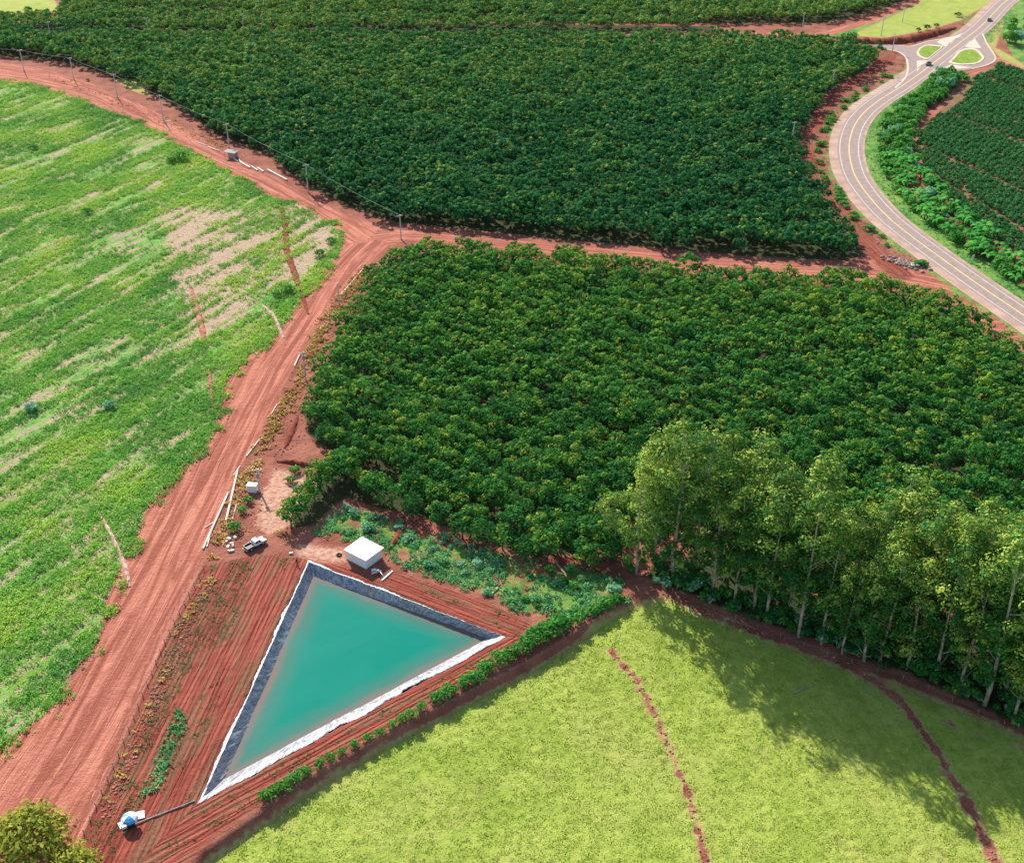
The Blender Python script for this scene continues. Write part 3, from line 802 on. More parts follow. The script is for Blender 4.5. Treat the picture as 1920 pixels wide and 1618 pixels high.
for k, (pts, wd, h, mt) in enumerate([
        ([(522, 372), (534, 420), (538, 470), (555, 520), (570, 565), (578, 590)], 1.3, 0.5, 'clod'),
        ([(492, 572), (512, 592), (526, 622), (532, 634)], 0.9, 0.7, 'paleberm'),
        ([(358, 540), (370, 580), (380, 620), (384, 650)], 1.1, 0.5, 'berm'),
        ([(392, 690), (396, 730), (399, 772)], 0.8, 0.6, 'berm'),
        ([(178, 950), (205, 995), (222, 1030), (236, 1068), (244, 1100)], 0.75, 0.6, 'paleberm'),
        ([(520, 866), (550, 868), (580, 873), (612, 879)], 1.0, 0.9, 'clod'),
        ([(534, 840), (545, 812), (558, 780)], 1.2, 0.6, 'clod'),
        ([(728, 1032), (742, 1012), (752, 990), (756, 968)], 1.0, 0.7, 'clod'),
        ([(1552, 84), (1600, 80), (1680, 80), (1740, 68), (1790, 54)], 4.0, 2.2, 'clod')]):
    berm('earth_bank', pts, wd, h, M[mt], k * 7 + 1)

# ------------------------------------------------------------------ foliage
def unit(v): return v / (np.linalg.norm(v, axis=1)[:, None] + 1e-9)
def cards(rng, C, Nn, size, aspect=0.55):
    n = len(C)
    r = unit(rng.normal(size=(n, 3)))
    t = unit(np.cross(Nn, r)); b = np.cross(Nn, t)
    L = size[:, None] * 0.5
    Wd = L * aspect
    V = np.empty((n, 4, 3))
    V[:, 0] = C - t * L; V[:, 1] = C - b * Wd; V[:, 2] = C + t * L; V[:, 3] = C + b * Wd
    F = np.arange(n * 4).reshape(n, 4)
    return V.reshape(-1, 3), F
def clumps(rng, cc, cr, per, size, up=0.35, jit=0.5, tint0=None, spread=0.25, aspect=0.6, flat=0.85):
    """leaf cards on the skins of clumps: centres cc (k,3), radii cr (k)"""
    k = len(cc)
    i = np.repeat(np.arange(k), per)
    d = unit(rng.normal(size=(len(i), 3)))
    d[:, 2] = np.where(d[:, 2] < -0.35, -d[:, 2], d[:, 2])
    rad = cr[i] * rng.uniform(0.55, 1.08, len(i))
    C = cc[i] + d * rad[:, None] * np.array([1, 1, flat])
    Nn = unit(d + rng.normal(size=(len(i), 3)) * jit + np.array([0, 0, up]))
    V, F = cards(rng, C, Nn, size * rng.uniform(0.65, 1.35, len(i)), aspect)
    tt = (rng.uniform(0.25, 0.65, k) if tint0 is None else tint0)[i] + rng.normal(size=len(i)) * spread * 0.5 + 0.16 * d[:, 2]  # last term puts lit clump tops into the leaf colour
    return V, F, np.repeat(np.clip(tt, 0, 1), 4)
def dome(rng, n, rx, h, z0, inner=0.3):
    """clump centres spread over a rounded crown"""
    g = math.pi * (3 - 5 ** 0.5)
    i = np.arange(n) + 0.5
    zz = 1 - 1.25 * i / n
    r = np.sqrt(np.clip(1 - zz ** 2, 0, 1)); th = i * g + rng.uniform(0, 6.3)
    s = rng.uniform(0.72, 1.06, n)
    return np.stack([np.cos(th) * r * rx * s, np.sin(th) * r * rx * s, z0 + (zz * s) * h], 1)
def crown_avocado(seed, ncl, per, size):
    rng = np.random.RandomState(seed)
    rx = rng.uniform(2.9, 3.4)
    cc = dome(rng, ncl, rx * 0.78, 2.2, 2.9)
    cc[:, 2] += rng.uniform(-0.3, 0.9, ncl)
    cc[:, 2] = np.maximum(cc[:, 2], 0.9)
    cr = rng.uniform(0.8, 1.3, ncl)
    return clumps(rng, cc, cr, per, size, up=0.2, jit=0.28, tint0=np.clip(rng.normal(0.46, 0.21, ncl), 0.1, 0.95), spread=0.24, aspect=0.66)
def trunk_mb(h, r, seed, limbs=3, spread=1.2, rise=1.0):
    rnd = random.Random(seed); mb = MB()
    top = Vector((rnd.uniform(-.2, .2), rnd.uniform(-.2, .2), h))
    mb.tube([(0, 0, -0.2), top * 0.5, top], [r * 1.25, r, r * 0.7], 7)
    for k in range(limbs):
        a = 6.283 * k / limbs + rnd.uniform(-.4, .4)
        e = top + Vector((math.cos(a) * spread, math.sin(a) * spread, rnd.uniform(0.8, 1.6) * rise))
        mb.tube([top * 0.8, (top + e) / 2 + Vector((0, 0, -0.1)), e], [r * 0.6, r * 0.45, r * 0.2], 5)
    return mb
rngG = np.random.RandomState(11)
def lattice(poly, su, sv, ang, jit, seed):
    rng = np.random.RandomState(seed)
    c, s = math.cos(ang), math.sin(ang)
    Rm = np.array([[c, s], [-s, c]])
    q = poly @ Rm.T
    lo, hi = q.min(0), q.max(0)
    us = np.arange(lo[0], hi[0], su); vs_ = np.arange(lo[1], hi[1], sv)
    U, Vv = np.meshgrid(us, vs_)
    U = U + (np.arange(len(vs_)) % 2)[:, None] * su * 0.5
    P = np.stack([U.ravel(), Vv.ravel()], 1) + rng.normal(size=(U.size, 2)) * jit
    P = P @ Rm
    return P[inside(P, poly)]

# avocado trees: positions
av2 = lattice(BLOCK2, 4.3, 6.3, math.atan2(*(G(1100, 1020) - G(600, 830))[::-1]), 0.42, 3)
gap = np.vstack([GP([(1425, 708), (1660, 755), (1665, 800), (1750, 870), (1775, 890), (1865, 860), (690, 905), (735, 915)])])
av2 = av2[np.min(np.hypot(av2[:, None, 0] - gap[None, :, 0], av2[:, None, 1] - gap[None, :, 1]), 1) > 2.6]
gd = sdf(av2, GROVE, 10)
av2 = av2[gd < -4]
row = spline(GP([(546, 986), (575, 952), (602, 920), (622, 900), (645, 872)]), 3.4)
extra = GP([(655, 905), (690, 925), (735, 950), (775, 968), (825, 985), (868, 1010), (905, 1022), (942, 1030), (985, 1048), (1022, 1050), (1085, 1046), (1050, 1030), (1128, 1030), (1150, 1010), (1140, 1055), (1102, 1062), (1165, 1040), (960, 1005), (890, 990)])
add = np.vstack([row, extra])
av2 = av2[np.min(np.hypot(av2[:, None, 0] - add[None, :, 0], av2[:, None, 1] - add[None, :, 1]), 1) > 3.6]
av2 = np.vstack([av2, add])
av1 = np.vstack([lattice(BLOCK1, 4.5, 6.6, math.atan2(*(G(1585, 488) - G(745, 418))[::-1]), 0.42, 4)])
av3 = np.vstack([lattice(BLOCK3, 6.2, 5.8, 0.2, 0.6, 5), lattice(BLOCK1B, 6.2, 5.8, 0.2, 0.6, 6)])
av2 = av2[in_frame(av2, 3, 120)]; av1 = av1[in_frame(av1, 3, 60)]; av3 = av3[in_frame(av3, 3, 60)]
dist = av2[:, 1] * cp
hidden = sdf(av2, GP([(1250, 1010), (1300, 880), (1500, 930), (1700, 980), (1920, 1040), (2100, 1100), (2100, 1250), (1300, 1100)]), 1) > 0
order = np.argsort(av2[:, 1] + hidden * 1000 + (~in_frame(av2, 4, 10)) * 2000)
near_av, rest2 = av2[order[:300]], av2[order[300:]]
AVT = []
for k in range(7):
    V, F, tn = crown_avocado(100 + k, 16, 44, 0.56)
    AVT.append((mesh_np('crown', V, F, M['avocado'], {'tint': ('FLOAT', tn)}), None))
TRK = [trunk_mb(1.9, 0.16, 60 + k, 4, 1.3).build('trunk', M['bark']) for k in range(3)]
TRKM = [o.data for o in TRK]
for o in TRK: bpy.data.objects.remove(o)
rnd = random.Random(4)
AV_LABEL = 'dark green round avocado tree in the near half of the lower orchard block'
for i, (x, y) in enumerate(near_av):
    s = rnd.uniform(0.88, 1.28)
    r = empty('avocado_tree', (x, y, Z(x, y)), rnd.uniform(0, 6.28), AV_LABEL, 'avocado tree', 'avocado trees nearest the pond', (s, s, s * rnd.uniform(0.88, 1.15)))
    link('crown', AVT[i % 7][0], r); link('trunk', TRKM[i % 3], r)
def scatter_mesh(name, P, lib, mat, seed, smin, smax, zfun=True, tshift=None, flatz=(0.9, 1.12)):
    rng = np.random.RandomState(seed)
    Vs, Fs, Ts, off = [], [], [], 0
    which = rng.randint(0, len(lib), len(P)); sc = rng.uniform(smin, smax, len(P)); an = rng.uniform(0, 6.28, len(P)); fz = rng.uniform(*flatz, len(P))
    zz = zt(P) if zfun else np.zeros(len(P))
    dt = rng.normal(size=len(P)) * 0.07 + (tshift if tshift is not None else 0)
    for k, (V, F, T) in enumerate(lib):
        idx = np.where(which == k)[0]
        if len(idx) == 0: continue
        c, s = np.cos(an[idx]) * sc[idx], np.sin(an[idx]) * sc[idx]
        X = V[None, :, 0] * c[:, None] - V[None, :, 1] * s[:, None] + P[idx, 0][:, None]
        Y = V[None, :, 0] * s[:, None] + V[None, :, 1] * c[:, None] + P[idx, 1][:, None]
        Zz = V[None, :, 2] * (sc[idx] * fz[idx])[:, None] + zz[idx][:, None]
        Vs.append(np.stack([X, Y, Zz], 2).reshape(-1, 3))
        n = len(V)
        Fs.append((F[None] + (np.arange(len(idx)) * n)[:, None, None] + off).reshape(-1, F.shape[1])); off += n * len(idx)
        Ts.append(np.clip(T[None] + dt[idx][:, None], 0, 1).ravel())
    return mesh_np(name, np.vstack(Vs), np.vstack(Fs), mat, {'tint': ('FLOAT', np.concatenate(Ts))})
lib_mid = [crown_avocado(200 + k, 14, 26, 0.72) for k in range(6)]
lib_far = [crown_avocado(300 + k, 11, 17, 0.98) for k in range(6)]
ty = lambda P: (fnoise(P, 30) - 0.5) * 0.45
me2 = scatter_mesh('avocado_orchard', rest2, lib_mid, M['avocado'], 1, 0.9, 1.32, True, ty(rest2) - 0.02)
o = link('avocado_orchard', me2)
# the same object carries the farther blocks as well
far_all = np.vstack([av1, av3])
ysh = np.concatenate([ty(av1) - 0.04 + 0.30 * sstep(455, 600, av1[:, 1]), ty(av3) + 0.42])
me1 = scatter_mesh('orchard_far', far_all, lib_far, M['avocado_far'], 2, 0.95, 1.42, True, ysh)
bm = bmesh.new(); bm.from_mesh(me2); bm.from_mesh(me1)
for f in list(bm.faces)[len(me2.polygons):]: f.material_index = 1
bm.to_mesh(me2); bm.free(); bpy.data.meshes.remove(me1)
me2.materials.append(M['avocado_far'])
tag(o, 'continuous dark green canopy of farther avocado trees in rows', 'orchard', None, 'stuff')
print('avocado', len(near_av), len(rest2), len(av1), len(av3))

# ------------------------------------------------------------------ eucalyptus grove
def crown_euc(seed, H):
    rng = np.random.RandomState(seed)
    n = rng.randint(42, 58)
    lo = rng.uniform(0.04, 0.16)
    zz = np.sort(lo + (1 - lo) * rng.uniform(0, 1, n) ** 0.8) * H
    zz[-3:] = H * np.array([0.93, 0.96, 1.0])
    f = zz / H
    wd = rng.uniform(0.85, 1.2)
    rad = np.interp(f, [0.1, 0.3, 0.55, 0.8, 0.93, 1.0], [2.0, 2.8, 3.9, 4.1, 2.4, 0.4]) * rng.uniform(0.2, 1.05, n) ** 0.6 * wd
    th = rng.uniform(0, 6.28, n)
    cc = np.stack([np.cos(th) * rad, np.sin(th) * rad, zz - 1.4], 1)
    cr = rng.uniform(1.15, 2.3, n) * np.interp(f, [0.1, 0.5, 1], [0.62, 1.0, 1.15])
    tint = np.clip(rng.normal(0.46, 0.17, n) + 0.45 * (f - 0.6), 0.05, 0.95)  # lighter towards the treetop: sunlit tops painted into the leaf colour
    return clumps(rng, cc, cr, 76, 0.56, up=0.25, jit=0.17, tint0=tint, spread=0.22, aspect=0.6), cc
def trunk_euc(seed, H, cc):
    rnd = random.Random(seed); mb = MB()
    lean = Vector((rnd.uniform(-1, 1), rnd.uniform(-1, 1), 0)) * 0.6
    pts = [Vector((0, 0, -0.3)) + lean * 0]
    for k in range(1, 9):
        t = k / 8
        pts.append(Vector((math.sin(t * 3 + seed) * 0.25, math.cos(t * 2.3 + seed) * 0.25, t * H * 0.93)) + lean * t)
    mb.tube(pts, [0.34 - 0.28 * (k / 8) for k in range(9)], 8)
    for q in cc[::3]:
        q = Vector(q); zb = max(1.5, q.z - 3.2); t = zb / (H * 0.93)
        b = Vector((math.sin(t * 3 + seed) * 0.25, math.cos(t * 2.3 + seed) * 0.25, zb)) + lean * t
        mb.tube([b, (b + q) / 2 + Vector((0, 0, -0.3)), q], [0.12, 0.08, 0.03], 5)
    return mb
EU = []
for k in range(6):
    H = 27 + 1.0 * k
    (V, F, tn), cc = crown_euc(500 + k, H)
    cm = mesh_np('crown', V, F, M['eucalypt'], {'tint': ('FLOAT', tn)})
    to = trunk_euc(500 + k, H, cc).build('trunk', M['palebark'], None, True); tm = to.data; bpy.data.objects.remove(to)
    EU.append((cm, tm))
ge = lattice(GROVE, 4.9, 4.6, 0.4, 0.9, 21)
ge = ge[in_frame(ge, 15, 90)]
lead = GZ(1193, 1076)
more = GP([(1262, 1082), (1228, 1056), (1300, 1075), (1152, 1046), (1128, 1028), (1215, 1020)])
ge = ge[(np.hypot(ge[:, 0] - lead.x, ge[:, 1] - lead.y) > 5) & (np.min(np.hypot(ge[:, None, 0] - more[None, :, 0], ge[:, None, 1] - more[None, :, 1]), 1) > 4)]
rse = np.random.RandomState(8)
gpx = to_px(ge[:, 0], ge[:, 1], 0)[0]
ge = ge[(gpx > 1340) | (rse.rand(len(ge)) < 0.88)]
pl_ = np.vstack([[lead.x, lead.y], more, ge])
MH = [0, 42, 36, 38, 17, 13, 31]
HP = [(1193, 33), (1250, 36), (1330, 34), (1420, 32), (1520, 32), (1600, 28), (1680, 33), (1780, 33), (1900, 35), (2100, 35)]
for i, (x, y) in enumerate(pl_):
    px, _ = to_px(x, y, 0)
    h = np.interp(px, [a for a, b in HP], [b for a, b in HP]) / (29.5) * rnd.uniform(0.84, 1.12)
    if i == 0: h = 1.06
    elif i < 7: h = MH[i] / 29.5
    lab = 'tall slender eucalyptus with bare pale trunk at the left end of the grove' if i == 0 else 'tall eucalyptus with pale trunk crowded in the grove beside the shaded pasture'
    r = empty('eucalyptus_tree', (x, y, Z(x, y)), rnd.uniform(0, 6.28), lab, 'eucalyptus tree', 'eucalyptus trees of the grove', (rnd.uniform(0.9, 1.1) * h,) * 2 + (h,))
    r.rotation_euler.x = rnd.uniform(-.03, .03); r.rotation_euler.y = rnd.uniform(-.03, .03)
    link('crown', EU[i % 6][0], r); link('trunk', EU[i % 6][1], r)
print('euc', len(pl_))

# ------------------------------------------------------------------ generic shrubs
def crown_bush(seed, ncl, per, size, rx=1.0, h=0.7, up=0.5):
    rng = np.random.RandomState(seed)
    cc = dome(rng, ncl, rx * 0.7, h * 0.75, h * 0.75)
    cr = rng.uniform(0.28, 0.5, ncl) * rx
    return clumps(rng, cc, cr, per, size, up=up, jit=0.5, spread=0.28)
def tree_meshes(base, mat, n, **kw):
    out = []
    for k in range(n):
        V, F, tn = crown_bush(base + k, **kw)
        out.append(mesh_np('foliage', V, F, M[mat], {'tint': ('FLOAT', tn)}))
    return out
BUSH = tree_meshes(700, 'bush', 4, ncl=10, per=20, size=0.34)
BLUE = tree_meshes(720, 'blue_bush', 3, ncl=9, per=18, size=0.42)
WEEDB = tree_meshes(740, 'weed', 3, ncl=9, per=18, size=0.32)
YELL = tree_meshes(760, 'yellow_tree', 2, ncl=44, per=60, size=0.13)
DEADB = tree_meshes(780, 'deadwood', 2, ncl=9, per=22, size=0.30)
DRYB = tree_meshes(790, 'drygrass', 3, ncl=7, per=16, size=0.36)
STEM = trunk_mb(0.4, 0.05, 9, 4, 0.45, 0.3).build('stem', M['bark']); STEMM = STEM.data; bpy.data.objects.remove(STEM)
def shrub(name, px, py, rad, hgt, lib, label, cat, group=None, sx=1.0):
    p = GZ(px, py)
    r = empty(name, p, rnd.uniform(0, 6.28), label, cat, group, (rad * sx, rad, hgt))
    link('foliage', lib[rnd.randrange(len(lib))], r); link('stem', STEMM, r)
    return r
# hedge plants on the cut bank between tilled soil and pasture
HD = 'bushy green hedge plant on the bank between pond and pasture'
hp = [(1045, 1180, 1.9), (1022, 1192, 1.9), (1000, 1204, 1.6), (990, 1214, 1.5), (960, 1228, 1.3), (938, 1240, 1.4), (918, 1252, 1.3), (890, 1276, 1.4), (868, 1284, 1.0),
      (838, 1304, 1.3), (815, 1312, 1.0), (770, 1344, 1.0), (735, 1362, 0.8), (712, 1376, 0.8), (690, 1386, 0.8), (640, 1412, 0.7), (600, 1436, 0.9), (575, 1450, 0.9), (545, 1468, 1.0), (515, 1488, 1.1), (1085, 1166, 1.2), (1110, 1150, 1.2), (1135, 1136, 1.3), (1125, 1146, 1.0)]
hp += [(905, 1262, 1.3), (1010, 1199, 1.6), (975, 1222, 1.3), (1035, 1187, 1.7), (878, 1281, 1.2), (950, 1235, 1.2), (825, 1310, 1.1), (1060, 1174, 1.4), (850, 1296, 0.9), (790, 1330, 0.9), (752, 1352, 0.9), (665, 1399, 0.8), (620, 1424, 0.8), (530, 1480, 1.1), (560, 1460, 1.0), (502, 1497, 1.2)]
for (x, y, s) in hp: shrub('hedge_shrub', x, y, s * 1.25, s * 1.3, BUSH, HD, 'shrub', 'hedge plants along the pasture bank', 1.3)
# weedy patch behind the pump house
WD = 'leafy green weed bush in the overgrown patch right of the pump house'
rr = random.Random(77)
cnt = 0
lo, hi = WEEDS.min(0), WEEDS.max(0)
while cnt < 80:
    p = np.array([[rr.uniform(lo[0], hi[0]), rr.uniform(lo[1], hi[1])]])
    if sdf(p, WEEDS)[0] < 0.8: continue
    if fnoise(p, 6.0)[0] < 0.38: continue
    px, py = to_px(p[0, 0], p[0, 1], 0)
    if px < 725 and py > 1015: continue
    lib = WEEDB if rr.random() < 0.62 else (BLUE if px < 960 else BUSH)
    s = rr.uniform(0.55, 1.35)
    shrub('weed_bush', px, py, s, s * rr.uniform(0.7, 1.1), lib, WD, 'weed bush', 'weed bushes right of the pump house', rr.uniform(1, 1.5)); cnt += 1
for (x, y, s, lib, lb) in [(650, 955, 1.3, BLUE, 'blue green castor bush in the shade below the avocado trees'), (688, 995, 1.6, BLUE, 'pale blue green castor bush behind the pump house'),
                           (1152, 1112, 1.9, BLUE, 'dark rounded bush at the corner of pasture and eucalyptus grove'), (464, 942, 1.5, BUSH, 'small green bush just below the white electric cabinet'),
                           (455, 960, 1.4, BUSH, 'middle green bush between electric cabinet and pickup'), (440, 994, 1.9, BUSH, 'low green bush beside the stacked pale blocks'),
                           (554, 886, 1.7, BUSH, 'bright green upper bush on the pale earth beside the red trench'), (545, 904, 1.5, BUSH, 'bright green lower bush on the pale earth beside the red trench'),
                           (525, 1000, 1.0, DRYB, 'dry straw coloured bush beside the end of the avocado row'),
                           (340, 300, 3.6, BUSH, 'large green bush in the crop field near the upper track'), (322, 306, 2.4, BUSH, 'smaller green bush left of the large one in the crop field'),
                           (540, 548, 2.4, BUSH, 'broad green bush at the field edge above the pale ridge'), (520, 556, 2.0, BUSH, 'green bush left of the broad one at the field edge'),
                           (600, 480, 2.2, BUSH, 'green bush at the field corner by the track junction'), (620, 455, 1.8, BUSH, 'small bush at the tip of the field by the junction'), (165, 400, 2.0, BUSH, 'dark green bush alone in the middle of the crop field'),
                           (64, 280, 1.8, BUSH, 'dark bush alone at the left side of the crop field'), (60, 770, 2.0, BLUE, 'blue green bush on the left edge of the lower field'), (205, 765, 1.9, BLUE, 'blue green bush in the middle of the lower field'),
                           (165, 152, 1.1, BUSH, 'tiny dark bush on the earth beside the upper track')]:
    shrub('shrub', x, y, s, s * 0.85, lib, lb, 'shrub')
# undergrowth below the eucalyptus
UG = 'shaded green undergrowth bush at the foot of the eucalyptus grove'
cnt = 0
for k in range(190):
    t = rr.random(); px = 1225 + t * 740
    py = np.interp(px, [1192, 1260, 1350, 1500, 1600, 1700, 1800, 1920, 2000], [1085, 1098, 1136, 1190, 1226, 1260, 1302, 1362, 1400]) + rr.uniform(-32, 3)
    if 1635 < px < 1690 and py > 1215: continue
    s = rr.uniform(0.7, 1.7)
    shrub('undergrowth_bush', px, py, s, s * rr.uniform(0.8, 1.5), BUSH if rr.random() < 0.8 else BLUE, UG, 'undergrowth bush', 'undergrowth bushes of the grove')
# yellow green tree at the near corner
for (x, y, s, h, lb) in [(62, 1600, 7.2, 6.2, 'yellow green rounded tree in the lower left corner beside the track'), (140, 1640, 4.6, 3.6, 'smaller yellow green tree right of the corner tree')]:
    shrub('yellow_tree', x, y, s, h, YELL, lb, 'tree')

# ------------------------------------------------------------------ trees, bananas and bushes between highway and coffee
def banana_mesh(seed):
    rng = random.Random(seed); V, F, T = [], [], []
    nl = 9
    for k in range(nl):
        a = 6.283 * k / nl + rng.uniform(-.3, .3); L = rng.uniform(1.5, 2.3); wd = rng.uniform(0.28, 0.4); rise = rng.uniform(0.5, 1.2)
        tn = rng.uniform(0.35, 0.8); base = len(V)
        for j in range(6):
            t = j / 5
            r = L * t; z = 1.7 + rise * math.sin(t * 2.3) * 0.9 - t * t * 0.5
            ww = wd * math.sin(math.pi * (0.12 + 0.86 * t)) ** 0.7
            c, s = math.cos(a), math.sin(a)
            V += [(c * r - s * ww, s * r + c * ww, z - 0.1), (c * r, s * r, z + 0.06), (c * r + s * ww, s * r - c * ww, z - 0.1)]; T += [tn] * 3
        for j in range(5):
            q = base + j * 3
            F += [(q, q + 3, q + 4, q + 1), (q + 1, q + 4, q + 5, q + 2)]
    return mesh_np('leaves', np.array(V), np.array(F), M['banana'], {'tint': ('FLOAT', np.array(T))}, True)
BAN = [banana_mesh(k) for k in range(4)]
so_ = MB().tube([(0, 0, -0.2), (0, 0, 1.0), (0.05, 0, 1.8)], [0.16, 0.13, 0.08], 8).build('stem', M['bush']); BST = so_.data; bpy.data.objects.remove(so_)
strip_c = spline(GP([(1782, 152), (1755, 174), (1722, 198), (1694, 224), (1680, 248), (1680, 274), (1696, 314), (1718, 346), (1748, 385), (1786, 416), (1826, 449), (1872, 492), (1925, 530), (1985, 575)]), 4.2)
BL = 'broad leaved banana plant in the green strip between highway and coffee'
TL = 'leafy bush in the green strip between highway and coffee'
for i, q in enumerate(strip_c):
    for k in range(8):
        x, y = q[0] + rr.uniform(-9.5, 6.5), q[1] + rr.uniform(-2.5, 2.5)
        px, py = to_px(x, y, 0)
        dr = linedist(np.array([[x, y]]), CENTER)[0][0]
        if dr < 10.8: continue
        if py > 300 and rr.random() < 0.55:
            s = rr.uniform(1.1, 1.75)
            r = empty('banana_plant', (x, y, 0), rr.uniform(0, 6.28), BL, 'banana plant', 'banana plants beside the highway', s)
            link('leaves', BAN[rr.randrange(4)], r); link('stem', BST, r)
        else:
            s = rr.uniform(1.9, 3.3)
            shrub('roadside_bush', px, py, s, s * rr.uniform(0.8, 1.2), BUSH if rr.random() < 0.92 else BLUE, TL, 'bush', 'bushes beside the highway')
for k in range(16):
    a = rr.uniform(0, 6.28); q = rr.random() ** 0.5
    px, py = 1772 + math.cos(a) * q * 26, 160 + math.sin(a) * q * 16
    s = rr.uniform(2.2, 3.2)
    shrub('roadside_tree', px, py, s, s * rr.uniform(1.2, 1.7), BUSH if k % 3 else BLUE, 'tall bushy green tree in the clump below the oval traffic island', 'tree', 'trees in the clump below the island')
for k in range(14):
    px, py = 1908 + rr.uniform(-28, 40), 66 + rr.uniform(-18, 20)
    s = rr.uniform(2.6, 4.0)
    shrub('copse_tree', px, py, s, s * rr.uniform(1.2, 1.6), BUSH if k % 2 else BLUE, 'dark bushy tree in the copse at the top right corner', 'tree', 'trees of the top right copse')
for k, (x, y, s) in enumerate([(1600, 72, 2.6), (1722, 60, 1.8), (1738, 56, 2.2), (1755, 52, 1.9), (1795, 32, 2.2)]):
    shrub('dark_bush', x, y, s, s * 0.9, DEADB if k else BUSH, ['dark bush above the red cutting beside the west track', 'leftmost bare brown bush of three above the red cutting', 'middle bare brown bush of three above the red cutting',
                                                               'rightmost bare brown bush of three above the red cutting', 'lone dark bush left of the far highway'][k], 'bush')
for (x, y, s, lb) in [(54, 26, 3.0, 'round tree alone in the pale field at top left'), (36, 28, 1.6, 'small bush left of the lone tree in the pale field')]:
    shrub('field_tree', x, y, s, s, BUSH, lb, 'tree')
# low verge scrub on the outer side of the highway
for k in range(190):
    i = rr.randrange(len(CENTER) - 1); q = offset_line(CENTER, -rr.uniform(9.3, 13.0))[i]
    px, py = to_px(q[0], q[1], 0)
    if not (140 < py < 520 and px < 1920): continue
    s = rr.uniform(1.1, 2.0)
    shrub('verge_bush', px, py, s, s * 0.7, BUSH, 'low dark scrub bush on the outer verge of the highway bend', 'bush', 'scrub bushes on the outer verge', 1.4)
# coffee
lib_c = [crown_bush(800 + k, 8, 12, 0.55, 1.15, 1.0, 0.4) for k in range(5)]
cof = lattice(COFFEE, 1.55, 2.35, math.atan2(*(G(1880, 230) - G(1800, 300))[::-1]), 0.36, 31)
keep = np.ones(len(cof), bool)
for al in ([(1770, 210), (1930, 275)], [(1715, 270), (1940, 370)], [(1790, 130), (1930, 175)], [(1730, 320), (1930, 440)]):
    dd, _, _ = linedist(cof, GP(al)); keep &= dd > 1.5
dd, _, _ = linedist(cof, CTRACK); keep &= dd > 4
keep &= linedist(cof, ETRACK)[0] > 4
keep &= fnoise(cof, 5.0) > 0.2
keep &= in_frame(cof, 1, 30)
keep &= linedist(cof, strip_c)[0] > 8
cof = cof[keep]
cof = cof[np.argsort(cof[:, 1])]
CM = [mesh_np('coffee_bush', V, F, M['coffee'], {'tint': ('FLOAT', T)}) for V, F, T in lib_c]
for i, (x, y) in enumerate(cof[:300]):
    o = link('coffee_bush', CM[i % 5]); o.location = (x, y, 0); o.rotation_euler.z = rr.uniform(0, 6.28); s = rr.uniform(0.9, 1.35); o.scale = (s, s, s)
    tag(o, 'small dark coffee bush in the nearer rows right of the highway', 'coffee bush', 'coffee bushes in the nearer rows')
if len(cof) > 300:
    o = link('coffee_rows', scatter_mesh('coffee_rows', cof[300:], lib_c, M['coffee'], 8, 0.9, 1.3)); tag(o, 'rows of small dark coffee bushes farther up the red slope', 'coffee rows', None, 'stuff')
print('coffee', len(cof))

# ------------------------------------------------------------------ ground cover (uncountable)
def tuft(seed, n, size, h, wide=None):
    rng = np.random.RandomState(seed)
    wide = wide or size
    C = np.stack([rng.normal(size=n) * wide * 0.5, rng.normal(size=n) * wide * 0.5, rng.uniform(0.15, 0.9, n) * h], 1)
    Nn = unit(np.stack([rng.normal(size=n), rng.normal(size=n), np.abs(rng.normal(size=n)) * 1.0 + 0.9], 1))
    V, F = cards(rng, C, Nn, size * rng.uniform(0.6, 1.3, n), 0.5)
    return V, F, np.repeat(rng.uniform(0.2, 0.75, n), 4)
def scatter_pts(poly, dens, seed, margin=0.0):
    rng = np.random.RandomState(seed)
    lo, hi = poly.min(0), poly.max(0)
    n = int((hi[0] - lo[0]) * (hi[1] - lo[1]) * dens)
    P = rng.uniform(lo, hi, (n, 2))
    P = P[in_frame(P, 0, 30)]
    return P[sdf(P, poly) > margin], rng
# crop field
P, rng = scatter_pts(FIELD, 2.4, 41, 0.3)
cu = P @ np.array([-CROPDIR[1], CROPDIR[0]]); cv = P @ CROPDIR
rown = vnoise(cu * 0.42 + 7, cv * 0.05) * 0.5 + vnoise(cu * 1.1 + 70, cv * 0.12) * 0.3 + fnoise(P, 14) * 0.35
pale = sstep(-5, 5, sdf(P, DRYF))
bord = np.exp(-((sdf(P, FIELD)) / 3.0) ** 2) * 0.15
keepp = rown + bord + rng.normal(size=len(P)) * 0.09 > 0.51 + 0.135 * pale
Pk = P[keepp]
Pe, rng = scatter_pts(FIELD, 2.4, 141, -3.2)
se = sdf(Pe, FIELD)
Pk = np.vstack([Pk, Pe[(se < 0.6) & (fnoise(Pe + 11, 4.0) + rng.normal(size=len(Pe)) * 0.06 > 0.50 - se * 0.05)]])
lib_t = [tuft(900 + k, 13, 0.46, 0.6, 0.75) for k in range(6)]
tsh = (fnoise(Pk + 300, 16) - 0.46) * 1.3 + (vnoise(Pk @ np.array([-CROPDIR[1], CROPDIR[0]]) * 0.16, Pk @ CROPDIR * 0.02) - 0.5) * 0.35
o = link('crop_plants', scatter_mesh('crop_plants', Pk, lib_t, M['crop'], 42, 0.6, 1.5, True, tsh)); tag(o, 'bright green crop growing in rough rows over pale straw', 'crop', None, 'stuff')
print('crop', len(Pk))
